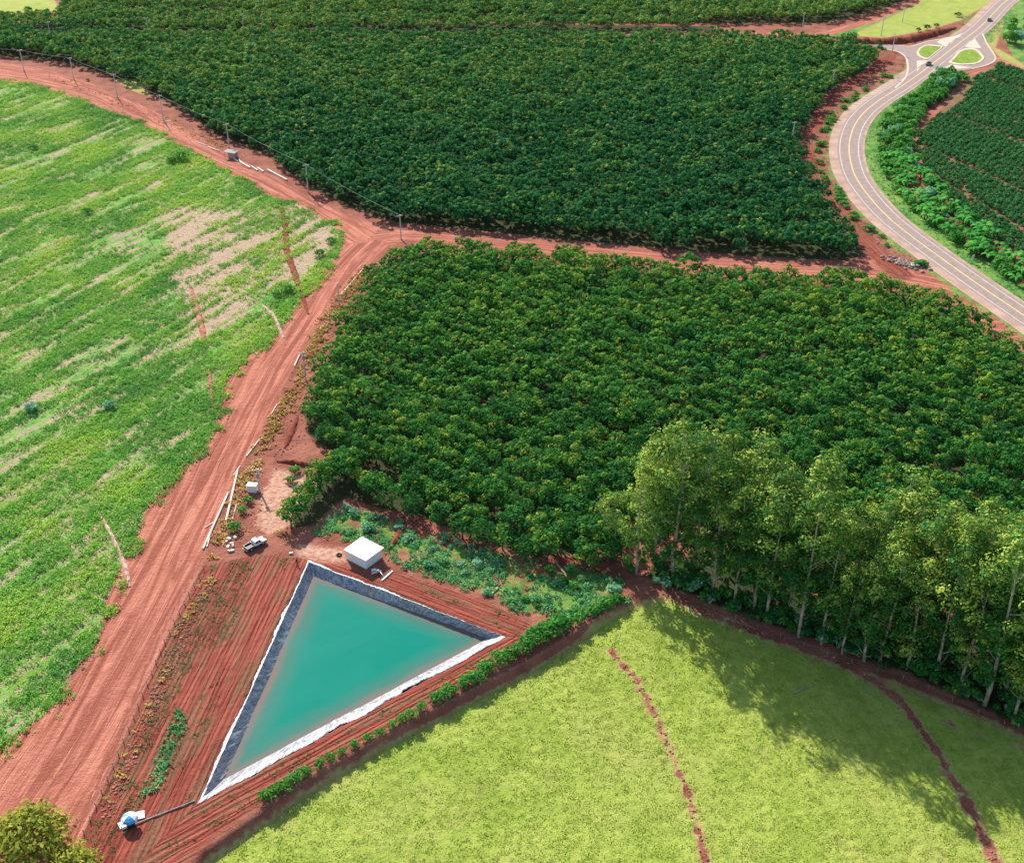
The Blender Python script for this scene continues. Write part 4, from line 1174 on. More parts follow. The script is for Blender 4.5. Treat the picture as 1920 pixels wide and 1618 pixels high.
# pasture grass
P, rng = scatter_pts(PASTURE, 2.0, 43, 1.0)
m = np.ones(len(P), bool)
for pth, wd in ((PATH_A, 0.6), (PATH_B, 1.2), (PATH_C, 0.5)): m &= linedist(P, pth)[0] > wd
m &= fnoise(P, 3.0) > 0.2
P = P[m]
lib_g = [tuft(950 + k, 7, 0.27, 0.17, 0.6) for k in range(5)]
o = link('pasture_grass', scatter_mesh('pasture_grass', P, lib_g, M['pastgrass'], 44, 0.6, 1.4, True, (fnoise(P + 90, 9) - 0.45) * 0.35)); tag(o, 'short yellow green pasture grass on the sloping meadow', 'grass', None, 'stuff')
# weeds: patch, tilled strips, verges
Pw, rng = scatter_pts(WEEDS, 2.5, 45, 0.0)
Pw = Pw[fnoise(Pw, 4.0) > 0.42]
Pt, rng = scatter_pts(TILLED, 2.0, 46, 0.5)
dd, aa = furrow(Pt)
Pt = Pt[(~inside(Pt, inset(POND, -2.0))) & (vnoise(dd * 0.5, aa * 0.06) * 0.6 + fnoise(Pt, 3.0) * 0.5 > 0.60)]
rib_l = linedist(Pt, GP([(345, 1320), (300, 1470)]))[0]
Pst, rng = scatter_pts(GP([(330, 1330), (352, 1345), (300, 1480), (265, 1490)]), 3.0, 47)
right_side = []
for k in range(2600):
    i = rr.randrange(len(CENTER) - 1); t = CENTER[i + 1] - CENTER[i]; t /= np.hypot(*t)
    q = CENTER[i] + t * rr.uniform(0, 3) + np.array([-t[1], t[0]]) * (rr.uniform(6.6, 13) if rr.random() < 0.75 else -rr.uniform(8.6, 14))
    right_side.append(q)
Pv = np.array(right_side); Pv = Pv[in_frame(Pv) & (Pv[:, 1] < 700) & (sdf(Pv, JL, 3) < -1) & (sdf(Pv, JR, 3) < -1) & (sdf(Pv, TRACK, 3) < 0)]
Pall = np.vstack([Pw, Pst, Pv])
o = link('weeds', scatter_mesh('weeds', Pall, [tuft(980 + k, 7, 0.6, 0.45) for k in range(5)], M['weed'], 48, 0.5, 1.25, True, (fnoise(Pall, 8) - 0.5) * 0.6)); tag(o, 'low green weeds on bare soil and road verges', 'weeds', None, 'stuff')
o = link('ridge_weeds', scatter_mesh('ridge_weeds', Pt, [tuft(985 + k, 7, 0.36, 0.3, 0.7) for k in range(4)], M['ridgeweed'], 58, 0.5, 1.2, True, 0.0)); tag(o, 'small dull green weeds in lines on the tilled soil', 'weeds', None, 'stuff')
# dry grass beside the track
pts = []
for k in range(1500):
    t = rr.random()
    px = np.interp(t, np.linspace(0, 1, 11), [690, 655, 630, 604, 590, 560, 530, 510, 480, 452, 396]); py = np.interp(t, np.linspace(0, 1, 11), [508, 545, 580, 618, 650, 715, 770, 805, 865, 915, 1045])
    pts.append(G(px + rr.gauss(0, 7), py + rr.gauss(0, 6)))
pts = np.array(pts); pts = pts[fnoise(pts, 3.0) > 0.42]
e2 = []
for k in range(500):
    t = rr.random(); px = np.interp(t, [0, .3, .6, 1], [380, 330, 270, 180]); py = np.interp(t, [0, .3, .6, 1], [1080, 1170, 1310, 1530]); (e2.append(G(px + rr.uniform(3, 26), py + rr.uniform(-4, 6))) if k % 3 == 0 else None)
    t = rr.random(); px = np.interp(t, [0, .5, 1], [90, 300, 430]); py = np.interp(t, [0, .5, 1], [148, 232, 290]); 
    if k < 250: e2.append(G(px + rr.uniform(-6, 14), py + rr.uniform(-14, -2)))
e2 = np.array(e2); e2 = e2[fnoise(e2, 2.0) > 0.5]
dg = np.vstack([pts, e2])
o = link('dry_grass', scatter_mesh('dry_grass', dg, [tuft(990 + k, 7, 0.6, 0.55) for k in range(5)], M['drygrass'], 49, 0.6, 1.3, True, (fnoise(dg, 5) - 0.5) * 0.7)); tag(o, 'golden dry grass tussocks along the dirt track', 'dry grass', None, 'stuff')
# clods and stones
def rock(seed):
    rng = np.random.RandomState(seed)
    bm = bmesh.new(); bmesh.ops.create_icosphere(bm, subdivisions=1, radius=0.5)
    for v in bm.verts: v.co *= rng.uniform(0.7, 1.2); v.co.z *= 0.7
    V = np.array([v.co[:] for v in bm.verts]); F = np.array([[v.index for v in f.verts] for f in bm.faces]); bm.free()
    return V, F, np.full(len(V), 0.5)
cl = []
for pth, wd, n in ((PATH_A, 0.55, 110), (PATH_B, 0.8, 130)):
    for k in range(n):
        q = pth[rr.randrange(len(pth))]; cl.append((q[0] + rr.gauss(0, wd * 0.6), q[1] + rr.gauss(0, wd * 0.6)))
for k in range(500):
    t = rr.random(); px = np.interp(t, [0, .3, .6, 1], [385, 335, 275, 185]); py = np.interp(t, [0, .3, .6, 1], [1080, 1170, 1310, 1530]); cl.append(G(px + rr.uniform(2, 28), py + rr.uniform(-4, 6)))
for k in range(420):
    q = SIDEL[rr.randrange(len(SIDEL))]; cl.append((q[0] + rr.gauss(-1.5, 1.6), q[1] + rr.gauss(0, 1.0)))
for k in range(260):
    t = rr.random(); px = np.interp(t, [0, .5, 1], [100, 300, 470]); py = np.interp(t, [0, .5, 1], [146, 226, 300]); cl.append(G(px + rr.gauss(0, 8), py + rr.gauss(0, 4)))
cl = np.array(cl)
o = link('soil_clods', scatter_mesh('soil_clods', cl, [rock(k) for k in range(4)], M['berm'], 50, 0.25, 0.75)); tag(o, 'broken clods of red soil along tracks and paths', 'soil clods', None, 'stuff')

# ------------------------------------------------------------------ pump house
p = GZ(650, 1049); q = GZ(687, 1068)
d = Vector((q.x - p.x, q.y - p.y, 0)); fl = d.length; d.normalize(); e = Vector((-d.y, d.x, 0))
wdt = 5.2
fl = max(4.6, fl)
cx = p + d * fl / 2 + e * wdt / 2
cx.z = Z(cx.x, cx.y)
ph = empty('pump_house', cx, math.atan2(d.y, d.x), 'white box shaped pump house with flat white roof beside the pond', 'pump house')
HH = 2.7
MB().box((0, 0, HH / 2), (fl, wdt, HH)).build('wall', M['white'], ph)
MB().box((0, 0, 0.12), (fl + 0.12, wdt + 0.12, 0.24)).build('plinth', M['grey'], ph)
rf = MB().box((0, 0, HH + 0.09), (fl + 0.7, wdt + 0.7, 0.16), None, 0.03).build('roof', M['roofwhite'], ph)
for k in range(1, 5): MB().box((-fl / 2 - 0.35 + k * (fl + 0.7) / 5, 0, HH + 0.185), (0.07, wdt + 0.66, 0.03)).build('roof_seam', M['grey'], rf)
MB().box((0, -(wdt / 2 + 0.35), HH + 0.02), (fl + 0.74, 0.05, 0.3)).build('fascia', M['white'], rf)
MB().box((fl / 2 + 0.35, 0, HH + 0.02), (0.05, wdt + 0.74, 0.3)).build('fascia', M['white'], rf)
dr = MB().box((fl / 2 + 0.02, -0.8, 1.05), (0.06, 1.1, 2.0)).build('door', M['white'], ph); MB().box((fl / 2 + 0.07, -0.4, 1.0), (0.05, 0.06, 0.16)).build('handle', M['steel'], dr)
vt = MB().box((-0.9, -wdt / 2 - 0.02, 1.9), (1.1, 0.05, 0.45)).build('vent', M['white'], ph)
# pipe work, plank, small things round it
pv = GZ(706, 1076)
pm = empty('pipe_manifold', pv, 0.5, 'grey pump pipework with valve wheels beside the pump house', 'pipework')
MB().tube([(-1.2, 0, 0.5), (1.2, 0.1, 0.5)], 0.14).tube([(0, 0.05, 0), (0, 0.05, 0.9)], 0.12).tube([(0.8, 0.08, 0.5), (0.8, -1.3, 0.45), (0.9, -2.0, 0.1)], 0.12).build('pipe', M['steel'], pm)
for xx in (-0.7, 0.4): MB().disc((xx, 0.03, 0.95), 0.28, 0.06).tube([(xx, 0.03, 0.5), (xx, 0.03, 0.95)], 0.05).build('valve', M['grey'], pm)
MB().box((-0.2, 0.9, 0.4), (1.0, 0.6, 0.7), None, 0.05).build('motor_housing', M['white'], pm)
def beam(name, a, b, wd, h, mat, label, cat, group=None, lift=0.0):
    a, b = GZ(*a), GZ(*b)
    c = (a + b) / 2; dv = b - a
    o = MB().box((0, 0, h / 2), (dv.length, wd, h), None, min(wd, h) * 0.12).build(name, mat)
    o.location = (c.x, c.y, c.z + lift - 0.02); o.rotation_euler = (0, 0, math.atan2(dv.y, dv.x))
    return tag(o, label, cat, group)
beam('plank', (716, 1089), (736, 1071), 0.35, 0.25, M['white'], 'white plank on the soil right of the pump pipework', 'plank')
BM = [((381, 1030), (428, 925), 0.42, 0.4, 'long pale concrete pole lying lowest along the track edge'), ((388, 1026), (400, 985), 0.3, 0.3, 'short pale beam right of the lowest lying pole'), ((424, 978), (446, 882), 0.48, 0.45, 'thick pale concrete pole left of the electric cabinet'),
      ((434, 980), (444, 945), 0.2, 0.2, 'thin pale rail right of the thick lying pole'), ((384, 990), (400, 980), 0.2, 0.2, 'short pale crosspiece touching the lowest lying pole'), ((462, 856), (487, 824), 0.3, 0.25, 'pale beam on the track edge above the electric cabinet'),
      ((438, 892), (450, 875), 0.25, 0.25, 'short dark edged beam above the thick lying pole'), ((508, 778), (520, 758), 0.25, 0.25, 'short pale beam in dry grass halfway up the track'), ((640, 553), (681, 505), 0.32, 0.35, 'long straight pale beam lying highest near the track junction'),
      ((600, 618), (612, 605), 0.3, 0.3, 'short white beam below the leaning bare pole'), ((552, 688), (562, 666), 0.35, 0.4, 'dark sided beam beside the transformer pole'), ((513, 790), (540, 765), 0.15, 0.15, 'thin pale stick in the dry grass'),
      ((366, 267), (388, 274), 0.3, 0.3, 'left half of the thin beam left of the grey shelter'), ((389, 276), (411, 284), 0.4, 0.35, 'right half of the thin beam left of the grey shelter'), ((436, 296), (446, 304), 0.5, 0.4, 'short white concrete piece just below the grey shelter'),
      ((448, 300), (452, 306), 0.5, 0.45, 'smallest white concrete piece right of the shelter'), ((452, 306), (469, 316), 0.7, 0.5, 'wide white concrete slab left in the row below the shelter'), ((471, 313), (483, 321), 0.6, 0.5, 'white concrete slab in the middle of the row below the shelter'),
      ((483, 316), (494, 323), 0.7, 0.5, 'white concrete slab at the right end of the row below the shelter'), ((502, 320), (538, 339), 0.65, 0.6, 'longest white concrete beam lying below the second pole from the junction'), ((1062, 1086), (1084, 1114), 0.4, 0.3, 'grey plank in the weed patch nearest the bushes'),
      ((1040, 1052), (1062, 1082), 0.35, 0.3, 'upper grey plank in the weeds behind the first'), ((918, 1118), (934, 1102), 0.45, 0.3, 'pale plank at the upper edge of the tilled soil'), ((1045, 1160), (1068, 1174), 0.35, 0.25, 'short plank beside the hedge at the pond corner'),
      ((302, 226), (322, 229), 0.3, 0.25, 'white beam at the foot of the pole in the upper track bend'), ((1078, 1157), (1110, 1140), 0.18, 0.18, 'thin pale pole lying along the hedge corner')]
for a, b, wd, h, lb in BM: beam('concrete_beam' if 'plank' not in lb else 'plank', a, b, wd, h, M['concrete'] if 'plank' not in lb else M['wood'], lb, 'beam' if 'plank' not in lb else 'plank')
# pale blocks by the pickup
for k, (x, y, s) in enumerate([(430, 1011, .8), (441, 1009, .9), (435, 1020, .8), (428, 1026, .8), (437, 1024, .7), (430, 1034, .75), (436, 1033, .7), (425, 1016, .7)]):
    p = GZ(x, y)
    o = MB().box((0, 0, 0.28), (1.1, 0.75, 0.56), None, 0.12).build('block', M['sack'] if k % 3 else M['white']); o.location = p; o.rotation_euler.z = rr.uniform(0, 3); o.scale = (s, s, s)
    tag(o, 'pale clay block in the loose pile left of the pickup', 'block', 'pale blocks beside the pickup')
o = MB().box((0, 0, 0.2), (0.9, 0.5, 0.4), None, 0.15).build('sack', M['white']); o.location = GZ(546, 1038); o.rotation_euler.z = 0.3; tag(o, 'white sack lying on the red soil behind the standing person', 'sack')
for (x, y, lb) in [(636, 1041, 'dark worn tyre lying on pale sand left of the pump house')]:
    mb = MB(); N_ = 16
    mb.tube([(math.cos(6.283 * k / N_) * 0.5, math.sin(6.283 * k / N_) * 0.5, 0.14) for k in range(N_ + 1)], 0.16, 8, False)
    o = mb.build('tyre', M['rubber'], None, True); o.location = GZ(x, y); tag(o, lb, 'tyre')
# electric cabinet
p = GZ(474, 921)
ec = empty('electric_cabinet', p, -0.15, 'white electric cabinet with overhanging lid beside the short pole', 'electric cabinet')
MB().box((0, 0, 0.95), (2.1, 1.3, 1.9), None, 0.03).build('body', M['white'], ec); MB().box((0, 0, 1.98), (2.4, 1.6, 0.16), None, 0.03).build('lid', M['roofwhite'], ec)
MB().box((0, -0.67, 0.95), (1.7, 0.04, 1.6)).build('door', M['white'], ec); MB().box((-1.35, 0.2, 0.2), (0.7, 0.8, 0.4), None, 0.04).build('step', M['concrete'], ec)
# grey shelter on the upper track
p = GZ(436, 296)
gs = empty('grey_shelter', p, -0.3, 'small grey block shelter with overhanging roof beside the upper track', 'shelter')
MB().box((0.3, 0, 1.2), (2.9, 2.6, 2.4)).build('wall', M['grey'], gs); MB().box((-0.4, 0.1, 2.5), (5.0, 3.6, 0.18), Matrix.Rotation(0.04, 3, 'Y')).build('roof', M['grey'], gs)
for yy in (-1.4, 1.4): MB().tube([(-2.5, yy, -0.1), (-2.5, yy, 2.4)], 0.09, 6).build('post', M['post'], gs)
# rubble pile near the highway
p = GZ(1697, 494)
rb = empty('rubble_pile', p, 0, 'heap of grey rubble on bare earth beside the highway', 'rubble pile')
mb = MB()
V, F, T = [], [], []
libr = [rock(40 + k) for k in range(5)]
rngr = np.random.RandomState(6); Pp = np.column_stack([rngr.normal(size=170) * 3.2, rngr.normal(size=170) * 1.4]); aa_ = -0.75
Pp = np.column_stack([Pp[:, 0] * math.cos(aa_) - Pp[:, 1] * math.sin(aa_), Pp[:, 0] * math.sin(aa_) + Pp[:, 1] * math.cos(aa_)])
me = scatter_mesh('rubble', Pp, libr, M['rubble'], 5, 0.5, 1.9, False); tag(link('rubble', me, rb), kind='stuff')
o = link('slab', bpy.data.meshes.new('tmp'), None); bpy.data.objects.remove(o)
MB().box((2.4, -2.6, 0.8), (2.6, 1.5, 0.3), Matrix.Rotation(0.2, 3, 'X')).build('slab', M['concrete'], rb)

# ------------------------------------------------------------------ vehicles
def wheel(parent, x, y, r, wd):
    ty_ = MB().disc((0, 0, 0), r, wd, (0, 1, 0), 20).build('tyre', M['rubber']); 
    wl = empty('wheel', (x, y, r)); wl.parent = parent
    ty_.parent = wl
    MB().disc((0, 0, 0), r * 0.62, wd + 0.03, (0, 1, 0), 12).build('rim', M['steel'], wl)
def profile_body(name, prof, half, mat, parent, inset_top=0.0, zt_=None):
    """side profile (x,z) extruded across the width, narrowing above the waist"""
    mb = MB(); bm = mb.bm
    A = []; Bv = []
    for x, z in prof:
        k = 1.0 - (inset_top * max(0, (z - zt_)) if zt_ else 0)
        A.append(bm.verts.new((x, -half * k, z))); Bv.append(bm.verts.new((x, half * k, z)))
    n = len(prof)
    bm.faces.new(A); bm.faces.new(Bv[::-1])
    for i in range(n): bm.faces.new((A[i], Bv[i], Bv[(i + 1) % n], A[(i + 1) % n]))
    bmesh.ops.triangulate(bm, faces=[f for f in bm.faces if len(f.verts) > 4])
    o = mb.build(name, mat, parent)
    return o
p = GZ(481, 1024)
a, b = GZ(455, 1031), GZ(488, 1013)
hd = math.atan2(b.y - a.y, b.x - a.x)
pk = empty('pickup_truck', (p.x - 0.3, p.y, p.z), hd, 'white pickup truck with open dark cargo bed parked on red soil', 'pickup truck')
# x forward; bed from -2.6 to -0.6
MB().box((0.05, 0, 0.52), (5.15, 1.87, 0.34), None, 0.05).build('chassis', M['black'], pk)  # dark lower flank: its shade is put into the colour
profile_body('body', [(-0.55, 0.5), (-0.55, 1.08), (0.0, 1.12), (1.25, 1.14), (2.45, 1.02), (2.62, 0.8), (2.62, 0.45), (2.3, 0.42)], 0.92, M['carwhite'], pk)
cabo = profile_body('cab', [(-0.5, 1.08), (-0.38, 1.72), (0.1, 1.82), (0.75, 1.78), (1.4, 1.14)], 0.88, M['carwhite'], pk, 0.22, 1.1)
ws_ = MB().quad((0.86, -0.66, 1.70), (0.86, 0.66, 1.70), (1.40, 0.78, 1.19), (1.40, -0.78, 1.19)).build('windscreen', M['glass'], cabo)
MB().quad((-0.465, -0.70, 1.20), (-0.465, 0.70, 1.20), (-0.405, 0.66, 1.62), (-0.405, -0.66, 1.62)).build('rear_window', M['glass'], cabo)
for s in (-1, 1):
    MB().quad((-0.36, s * 0.885, 1.18), (0.42, s * 0.885, 1.18), (0.42, s * 0.79, 1.66), (-0.28, s * 0.79, 1.64)).build('side_window', M['glass'], cabo)
    MB().quad((0.5, s * 0.885, 1.18), (1.22, s * 0.885, 1.18), (0.78, s * 0.80, 1.64), (0.5, s * 0.79, 1.66)).build('side_window', M['glass'], cabo)
    MB().box((1.0, s * 1.04, 1.2), (0.12, 0.22, 0.16), None, 0.03).build('mirror', M['black'], pk)
    MB().box((2.58, s * 0.68, 0.85), (0.12, 0.32, 0.18), None, 0.03).build('headlight', M['steel'], pk)
    MB().box((-2.58, s * 0.84, 0.86), (0.1, 0.14, 0.34), None, 0.02).build('tail_light', M['red'], pk)
bed = MB().box((-1.58, 0.86, 0.86), (2.02, 0.12, 0.5), None, 0.02).box((-1.58, -0.86, 0.86), (2.02, 0.12, 0.5), None, 0.02).box((-2.52, 0, 0.86), (0.12, 1.6, 0.5), None, 0.02).build('cargo_bed', M['carsilver'], pk)  # dark grey bed sides: shade on the white truck put into the colour
MB().box((-1.57, 0, 0.76), (1.76, 1.58, 0.06)).build('bed_liner', M['black'], bed)
MB().box((-2.68, 0, 0.52), (0.16, 1.7, 0.16), None, 0.03).build('bumper', M['steel'], pk); MB().box((2.66, 0, 0.52), (0.16, 1.76, 0.22), None, 0.04).build('bumper', M['black'], pk)
for x in (-1.6, 1.65):
    for y in (-0.82, 0.82): wheel(pk, x, y, 0.39, 0.26)
def car(px, py, q0, q1, mat, label):
    p = GZ(px, py); a, b = GZ(*q0), GZ(*q1)
    r = empty('car', (p.x, p.y, RZ + 0.01), math.atan2(b.y - a.y, b.x - a.x), label, 'car')
    profile_body('body', [(-2.1, 0.3), (-2.15, 0.75), (-1.9, 0.92), (-0.9, 0.95), (0.9, 0.95), (1.9, 0.82), (2.12, 0.6), (2.1, 0.3)], 0.86, mat, r)
    cb = profile_body('cabin', [(-1.75, 0.93), (-1.2, 1.42), (0.05, 1.48), (0.95, 0.95)], 0.80, M['glass'], r, 0.25, 0.95)
    MB().box((-0.55, 0, 1.475), (1.25, 1.28, 0.04), None, 0.015).build('roof', mat, cb)
    for s in (-1, 1):
        MB().box((2.1, s * 0.6, 0.68), (0.1, 0.32, 0.14), None, 0.02).build('headlight', M['steel'], r); MB().box((-2.13, s * 0.62, 0.74), (0.08, 0.3, 0.14), None, 0.02).build('tail_light', M['red'], r)
    for x in (-1.3, 1.3):
        for y in (-0.78, 0.78): wheel(r, x, y, 0.31, 0.2)
car(1741, 123, (1757, 114), (1727, 137), M['cardark'], 'dark car on the highway between the two grass islands')
car(1855, 40, (1837, 52), (1877, 11), M['carsilver'], 'small dark grey car farther up the highway')

# ------------------------------------------------------------------ poles, wires, sign
def pole(px, py, h, label, rz=0.0, arm=True, transformer=False, group='concrete utility poles', lean=0.0):
    p = GZ(px, py)
    r = empty('utility_pole', p, rz, label, 'utility pole', group)
    MB().tube([(0, 0, -0.3), (0, 0, h)], [0.26, 0.15], 8).build('shaft', M['pole'], r)
    if arm:
        a = MB().box((0, 0.14, h - 0.5), (2.2, 0.14, 0.16)).build('crossarm', M['pole'], r)
        for x in (-1.0, 0.35, 1.0): MB().disc((x, 0.14, h - 0.28), 0.07, 0.26).build('insulator', M['steel'], a)
    if transformer:
        tb = MB().disc((0.0, -0.5, h - 1.6), 0.4, 1.0).build('transformer', M['grey'], r); MB().box((0, -0.2, h - 1.7), (0.3, 0.4, 0.2)).build('bracket', M['steel'], tb)
    r.rotation_euler.x = lean
    return Vector((p.x, p.y, p.z + h - 0.15))
LP = [(752, 449, 9.0, 'concrete end pole at the track junction'), (578, 361, 11.0, 'concrete pole first left of the junction along the upper track'), (430, 279, 10.5, 'concrete pole rising behind the grey shelter'), (306, 226, 11.0, 'concrete pole with white beam at its foot'),
      (220, 183, 10.5, 'concrete pole beside the small grass gap in the orchard edge'), (138, 148, 10.0, 'second concrete pole from the left on the upper track'), (45, 133, 10.0, 'leftmost concrete pole on the upper track')]
tops = [pole(x, y, h, lb, rz=0.5) for x, y, h, lb in LP]
def wire(a, b, off, label, group):
    dv = (b - a); n = Vector((-dv.y, dv.x, 0)).normalized() * off
    pts = []
    for k in range(15):
        t = k / 14
        q = a.lerp(b, t) + n; q.z -= 4 * t * (1 - t) * dv.length * 0.012 - (0.0)
        pts.append(q)
    c = pts[0].copy()
    o = MB().tube([q - c for q in pts], 0.045, 5, False).build('power_line', M['wire']); o.location = c
    return tag(o, label, 'power line', group)
tops.append(Vector((*G(-110, 118), 9.9)))
for i in range(len(tops) - 1):
    for off in (0.0,):
        wire(tops[i], tops[i + 1], off, 'pale overhead wire between concrete poles along the upper track', 'overhead wires along the upper track')
pole(636, 572, 7.5, 'thin bare pole leaning beside the lower track', 0.3, False, group=None, lean=0.02)
pole(573, 713, 9.0, 'concrete pole with white crossarm beside the lower track', 0.25, True, True, group=None)
pole(487, 922, 6.6, 'short pole with transformer beside the white electric cabinet', 0.2, True, True, group=None)
for (x, y, h, lb) in [(98, 86, 12, 'thin pole in the orchard gap at upper left'), (280, 74, 11, 'thin pole in the orchard right of the upper left one'), (458, 66, 11, 'thin pole in the far orchard near the top centre'),
                      (1503, 68, 12, 'pole at the start of the west track'), (1652, 68, 10, 'pole on the green strip above the red cutting'), (1673, 98, 9, 'dark pole at the west entrance of the junction'), (1692, 42, 8, 'small pole on the far yellow slope'),
                      (1560, 168, 9, 'pole at the upper right orchard corner'), (1484, 278, 11, 'pole standing in the orchard edge inside the highway bend')]:
    pole(x, y, h, lb, 0.4, True, group=None)
p = GZ(1822, 494)
sg = empty('road_sign', p, 0.55, 'small white rectangular road sign on a post beside the highway', 'road sign')
MB().tube([(0, 0, -0.2), (0, 0, 2.0)], 0.05, 6).build('post', M['steel'], sg); pn = MB().box((0, 0, 2.2), (1.1, 0.05, 1.5), None, 0.02).build('panel', M['white'], sg)
MB().box((0.02, -0.04, 2.25), (0.34, 0.02, 0.5)).build('pictogram', M['grey'], pn)
for (x, y, lb) in [(1683, 152, 'tiny white sign on the bank beside the slip lane')]:
    p = GZ(x, y); sg = empty('road_sign', p, 0.3, lb, 'road sign'); MB().tube([(0, 0, -0.2), (0, 0, 1.2)], 0.05, 6).build('post', M['steel'], sg); MB().box((0, 0, 1.4), (0.9, 0.05, 0.8)).build('panel', M['white'], sg)

# ------------------------------------------------------------------ fences
def fence(name, pts, step, h, label, mat, wires=(0.45, 0.9), jit=0.1, r=0.06):
    pl = spline(np.array([GZ(*q)[:2] for q in pts]), 1.0)
    seg = np.r_[0, np.cumsum(np.hypot(*np.diff(pl, axis=0).T))]
    o0 = Vector((pl[0][0], pl[0][1], Z(*pl[0])))
    root = empty(name, o0, 0, label, 'fence')
    rnd_ = random.Random(len(pts)); P_ = []
    for s in np.arange(0, seg[-1], step):
        x, y = np.interp(s, seg, pl[:, 0]), np.interp(s, seg, pl[:, 1]); z = Z(x, y); P_.append(Vector((x, y, z)))
    for q in P_:
        MB().tube([q - o0 + Vector((0, 0, -0.2)), q - o0 + Vector((rnd_.uniform(-jit, jit), rnd_.uniform(-jit, jit), h))], r, 6).build('post', mat, root)
    for k in wires:
        MB().tube([q - o0 + Vector((0, 0, h * k)) for q in P_], 0.01, 4, False).build('wire', M['wire'], root)
fence('wire_fence', [(381, 1066), (312, 1198), (242, 1366), (167, 1542), (140, 1610)], 3.0, 1.1, 'wire fence with low posts between dirt track and tilled soil', M['wood'], (0.35, 0.65, 0.92), 0.1, 0.09)
fence('wire_fence', [(1095, 1178), (1000, 1238), (850, 1316), (700, 1396), (560, 1478), (430, 1566)], 4.0, 1.3, 'wire fence with dark posts along the pasture bank', M['post'], (0.5, 0.9), 0.12)
fence('wire_fence', [(1365, 487), (1440, 493), (1540, 499), (1630, 500)], 4.5, 1.3, 'low fence along the track between the two orchard blocks', M['wood'], (0.5, 0.9))
fence('wire_fence', [(1260, 1112), (1400, 1170), (1560, 1232), (1700, 1276), (1810, 1326), (1930, 1382)], 5.0, 1.3, 'wire fence with dark posts below the eucalyptus grove', M['post'], (0.5, 0.9), 0.15)
# pale line beside the track: irrigation pipe laid on the ground
def pipe(name, pts, rad, mat, label, cat, lift=0.0):
    q = [GZ(*p_) for p_ in pts]; pl = spline(np.array([v[:2] for v in q]), 1.5); c = pl[0]
    o = MB().tube([(x - c[0], y - c[1], Z(x, y) + rad + lift) for x, y in pl], rad, 8).build(name, mat, None, True); o.location = (c[0], c[1], 0)
    return tag(o, label, cat)
pipe('outlet_pipe', [(384, 1494), (340, 1512), (268, 1540), (230, 1556)], 0.12, M['grey'], 'thin grey outlet pipe running from the lowest pond corner', 'pipe', 0.05)
# branch lying on the pasture and log under the grove
for pts, lb in (([(1488, 1300), (1500, 1294), (1512, 1287)], 'thin dead branch lying on the shaded pasture'), ([(1580, 1222), (1594, 1224), (1610, 1230)], 'pale fallen log at the foot of the grove')):
    pipe('fallen_branch', pts, 0.12, M['palebark'], lb, 'branch')
p = GZ(1130, 1140)

# ------------------------------------------------------------------ blue and white umbrella with pump box near the pipe
p = GZ(246, 1545)
um = empty('umbrella', p, 0.2, 'blue and white umbrella shading equipment at the end of the grey outlet pipe', 'umbrella')
MB().tube([(0, 0, 0), (0, 0, 2.3)], 0.04, 6).build('pole', M['steel'], um)
for k in range(8):
    a0, a1 = 6.283 * k / 8, 6.283 * (k + 1) / 8
    mb = MB(); rows = [(0.02, 2.35), (0.7, 2.2), (1.25, 1.9), (1.55, 1.55)]
    for (r0, z0), (r1, z1) in zip(rows, rows[1:]):
        mb.quad((math.cos(a0) * r0, math.sin(a0) * r0, z0), (math.cos(a0) * r1, math.sin(a0) * r1, z1), (math.cos(a1) * r1, math.sin(a1) * r1, z1), (math.cos(a1) * r0, math.sin(a1) * r0, z0))
    mb.build('canopy_panel', M['blue'] if k in (5, 6, 3) else M['white'], um)
pb = empty('pump_box', (p.x + 0.1, p.y - 0.3, p.z), 0.3, 'dark pump box under the blue and white umbrella', 'pump box')
MB().box((0, 0, 0.45), (1.3, 1.0, 0.9), None, 0.06).build('body', M['black'], pb); MB().disc((0.2, 0, 1.0), 0.25, 0.24).build('motor', M['steel'], pb)
def sheet(px, py, sx, sy, rz, label):
    p = GZ(px, py); N_ = 10; V = []
    for i in range(N_ + 1):
        for j in range(N_ + 1): V.append((sx * (i / N_ - .5), sy * (j / N_ - .5), 0.1 + 0.14 * math.sin(i * 1.3 + j * 0.7) ** 2))
    F = [(i * (N_ + 1) + j, (i + 1) * (N_ + 1) + j, (i + 1) * (N_ + 1) + j + 1, i * (N_ + 1) + j + 1) for i in range(N_) for j in range(N_)]
    o = link('tarp', mesh_np('tarp', np.array(V), np.array(F), M['white'])); o.location = p; o.rotation_euler.z = rz
    tag(o, label, 'tarp')
sheet(264, 1528, 1.3, 1.7, 0.3, 'white tarp on the ground right of the umbrella'); sheet(230, 1546, 1.3, 1.5, 0.6, 'white tarp on the ground left of the umbrella')

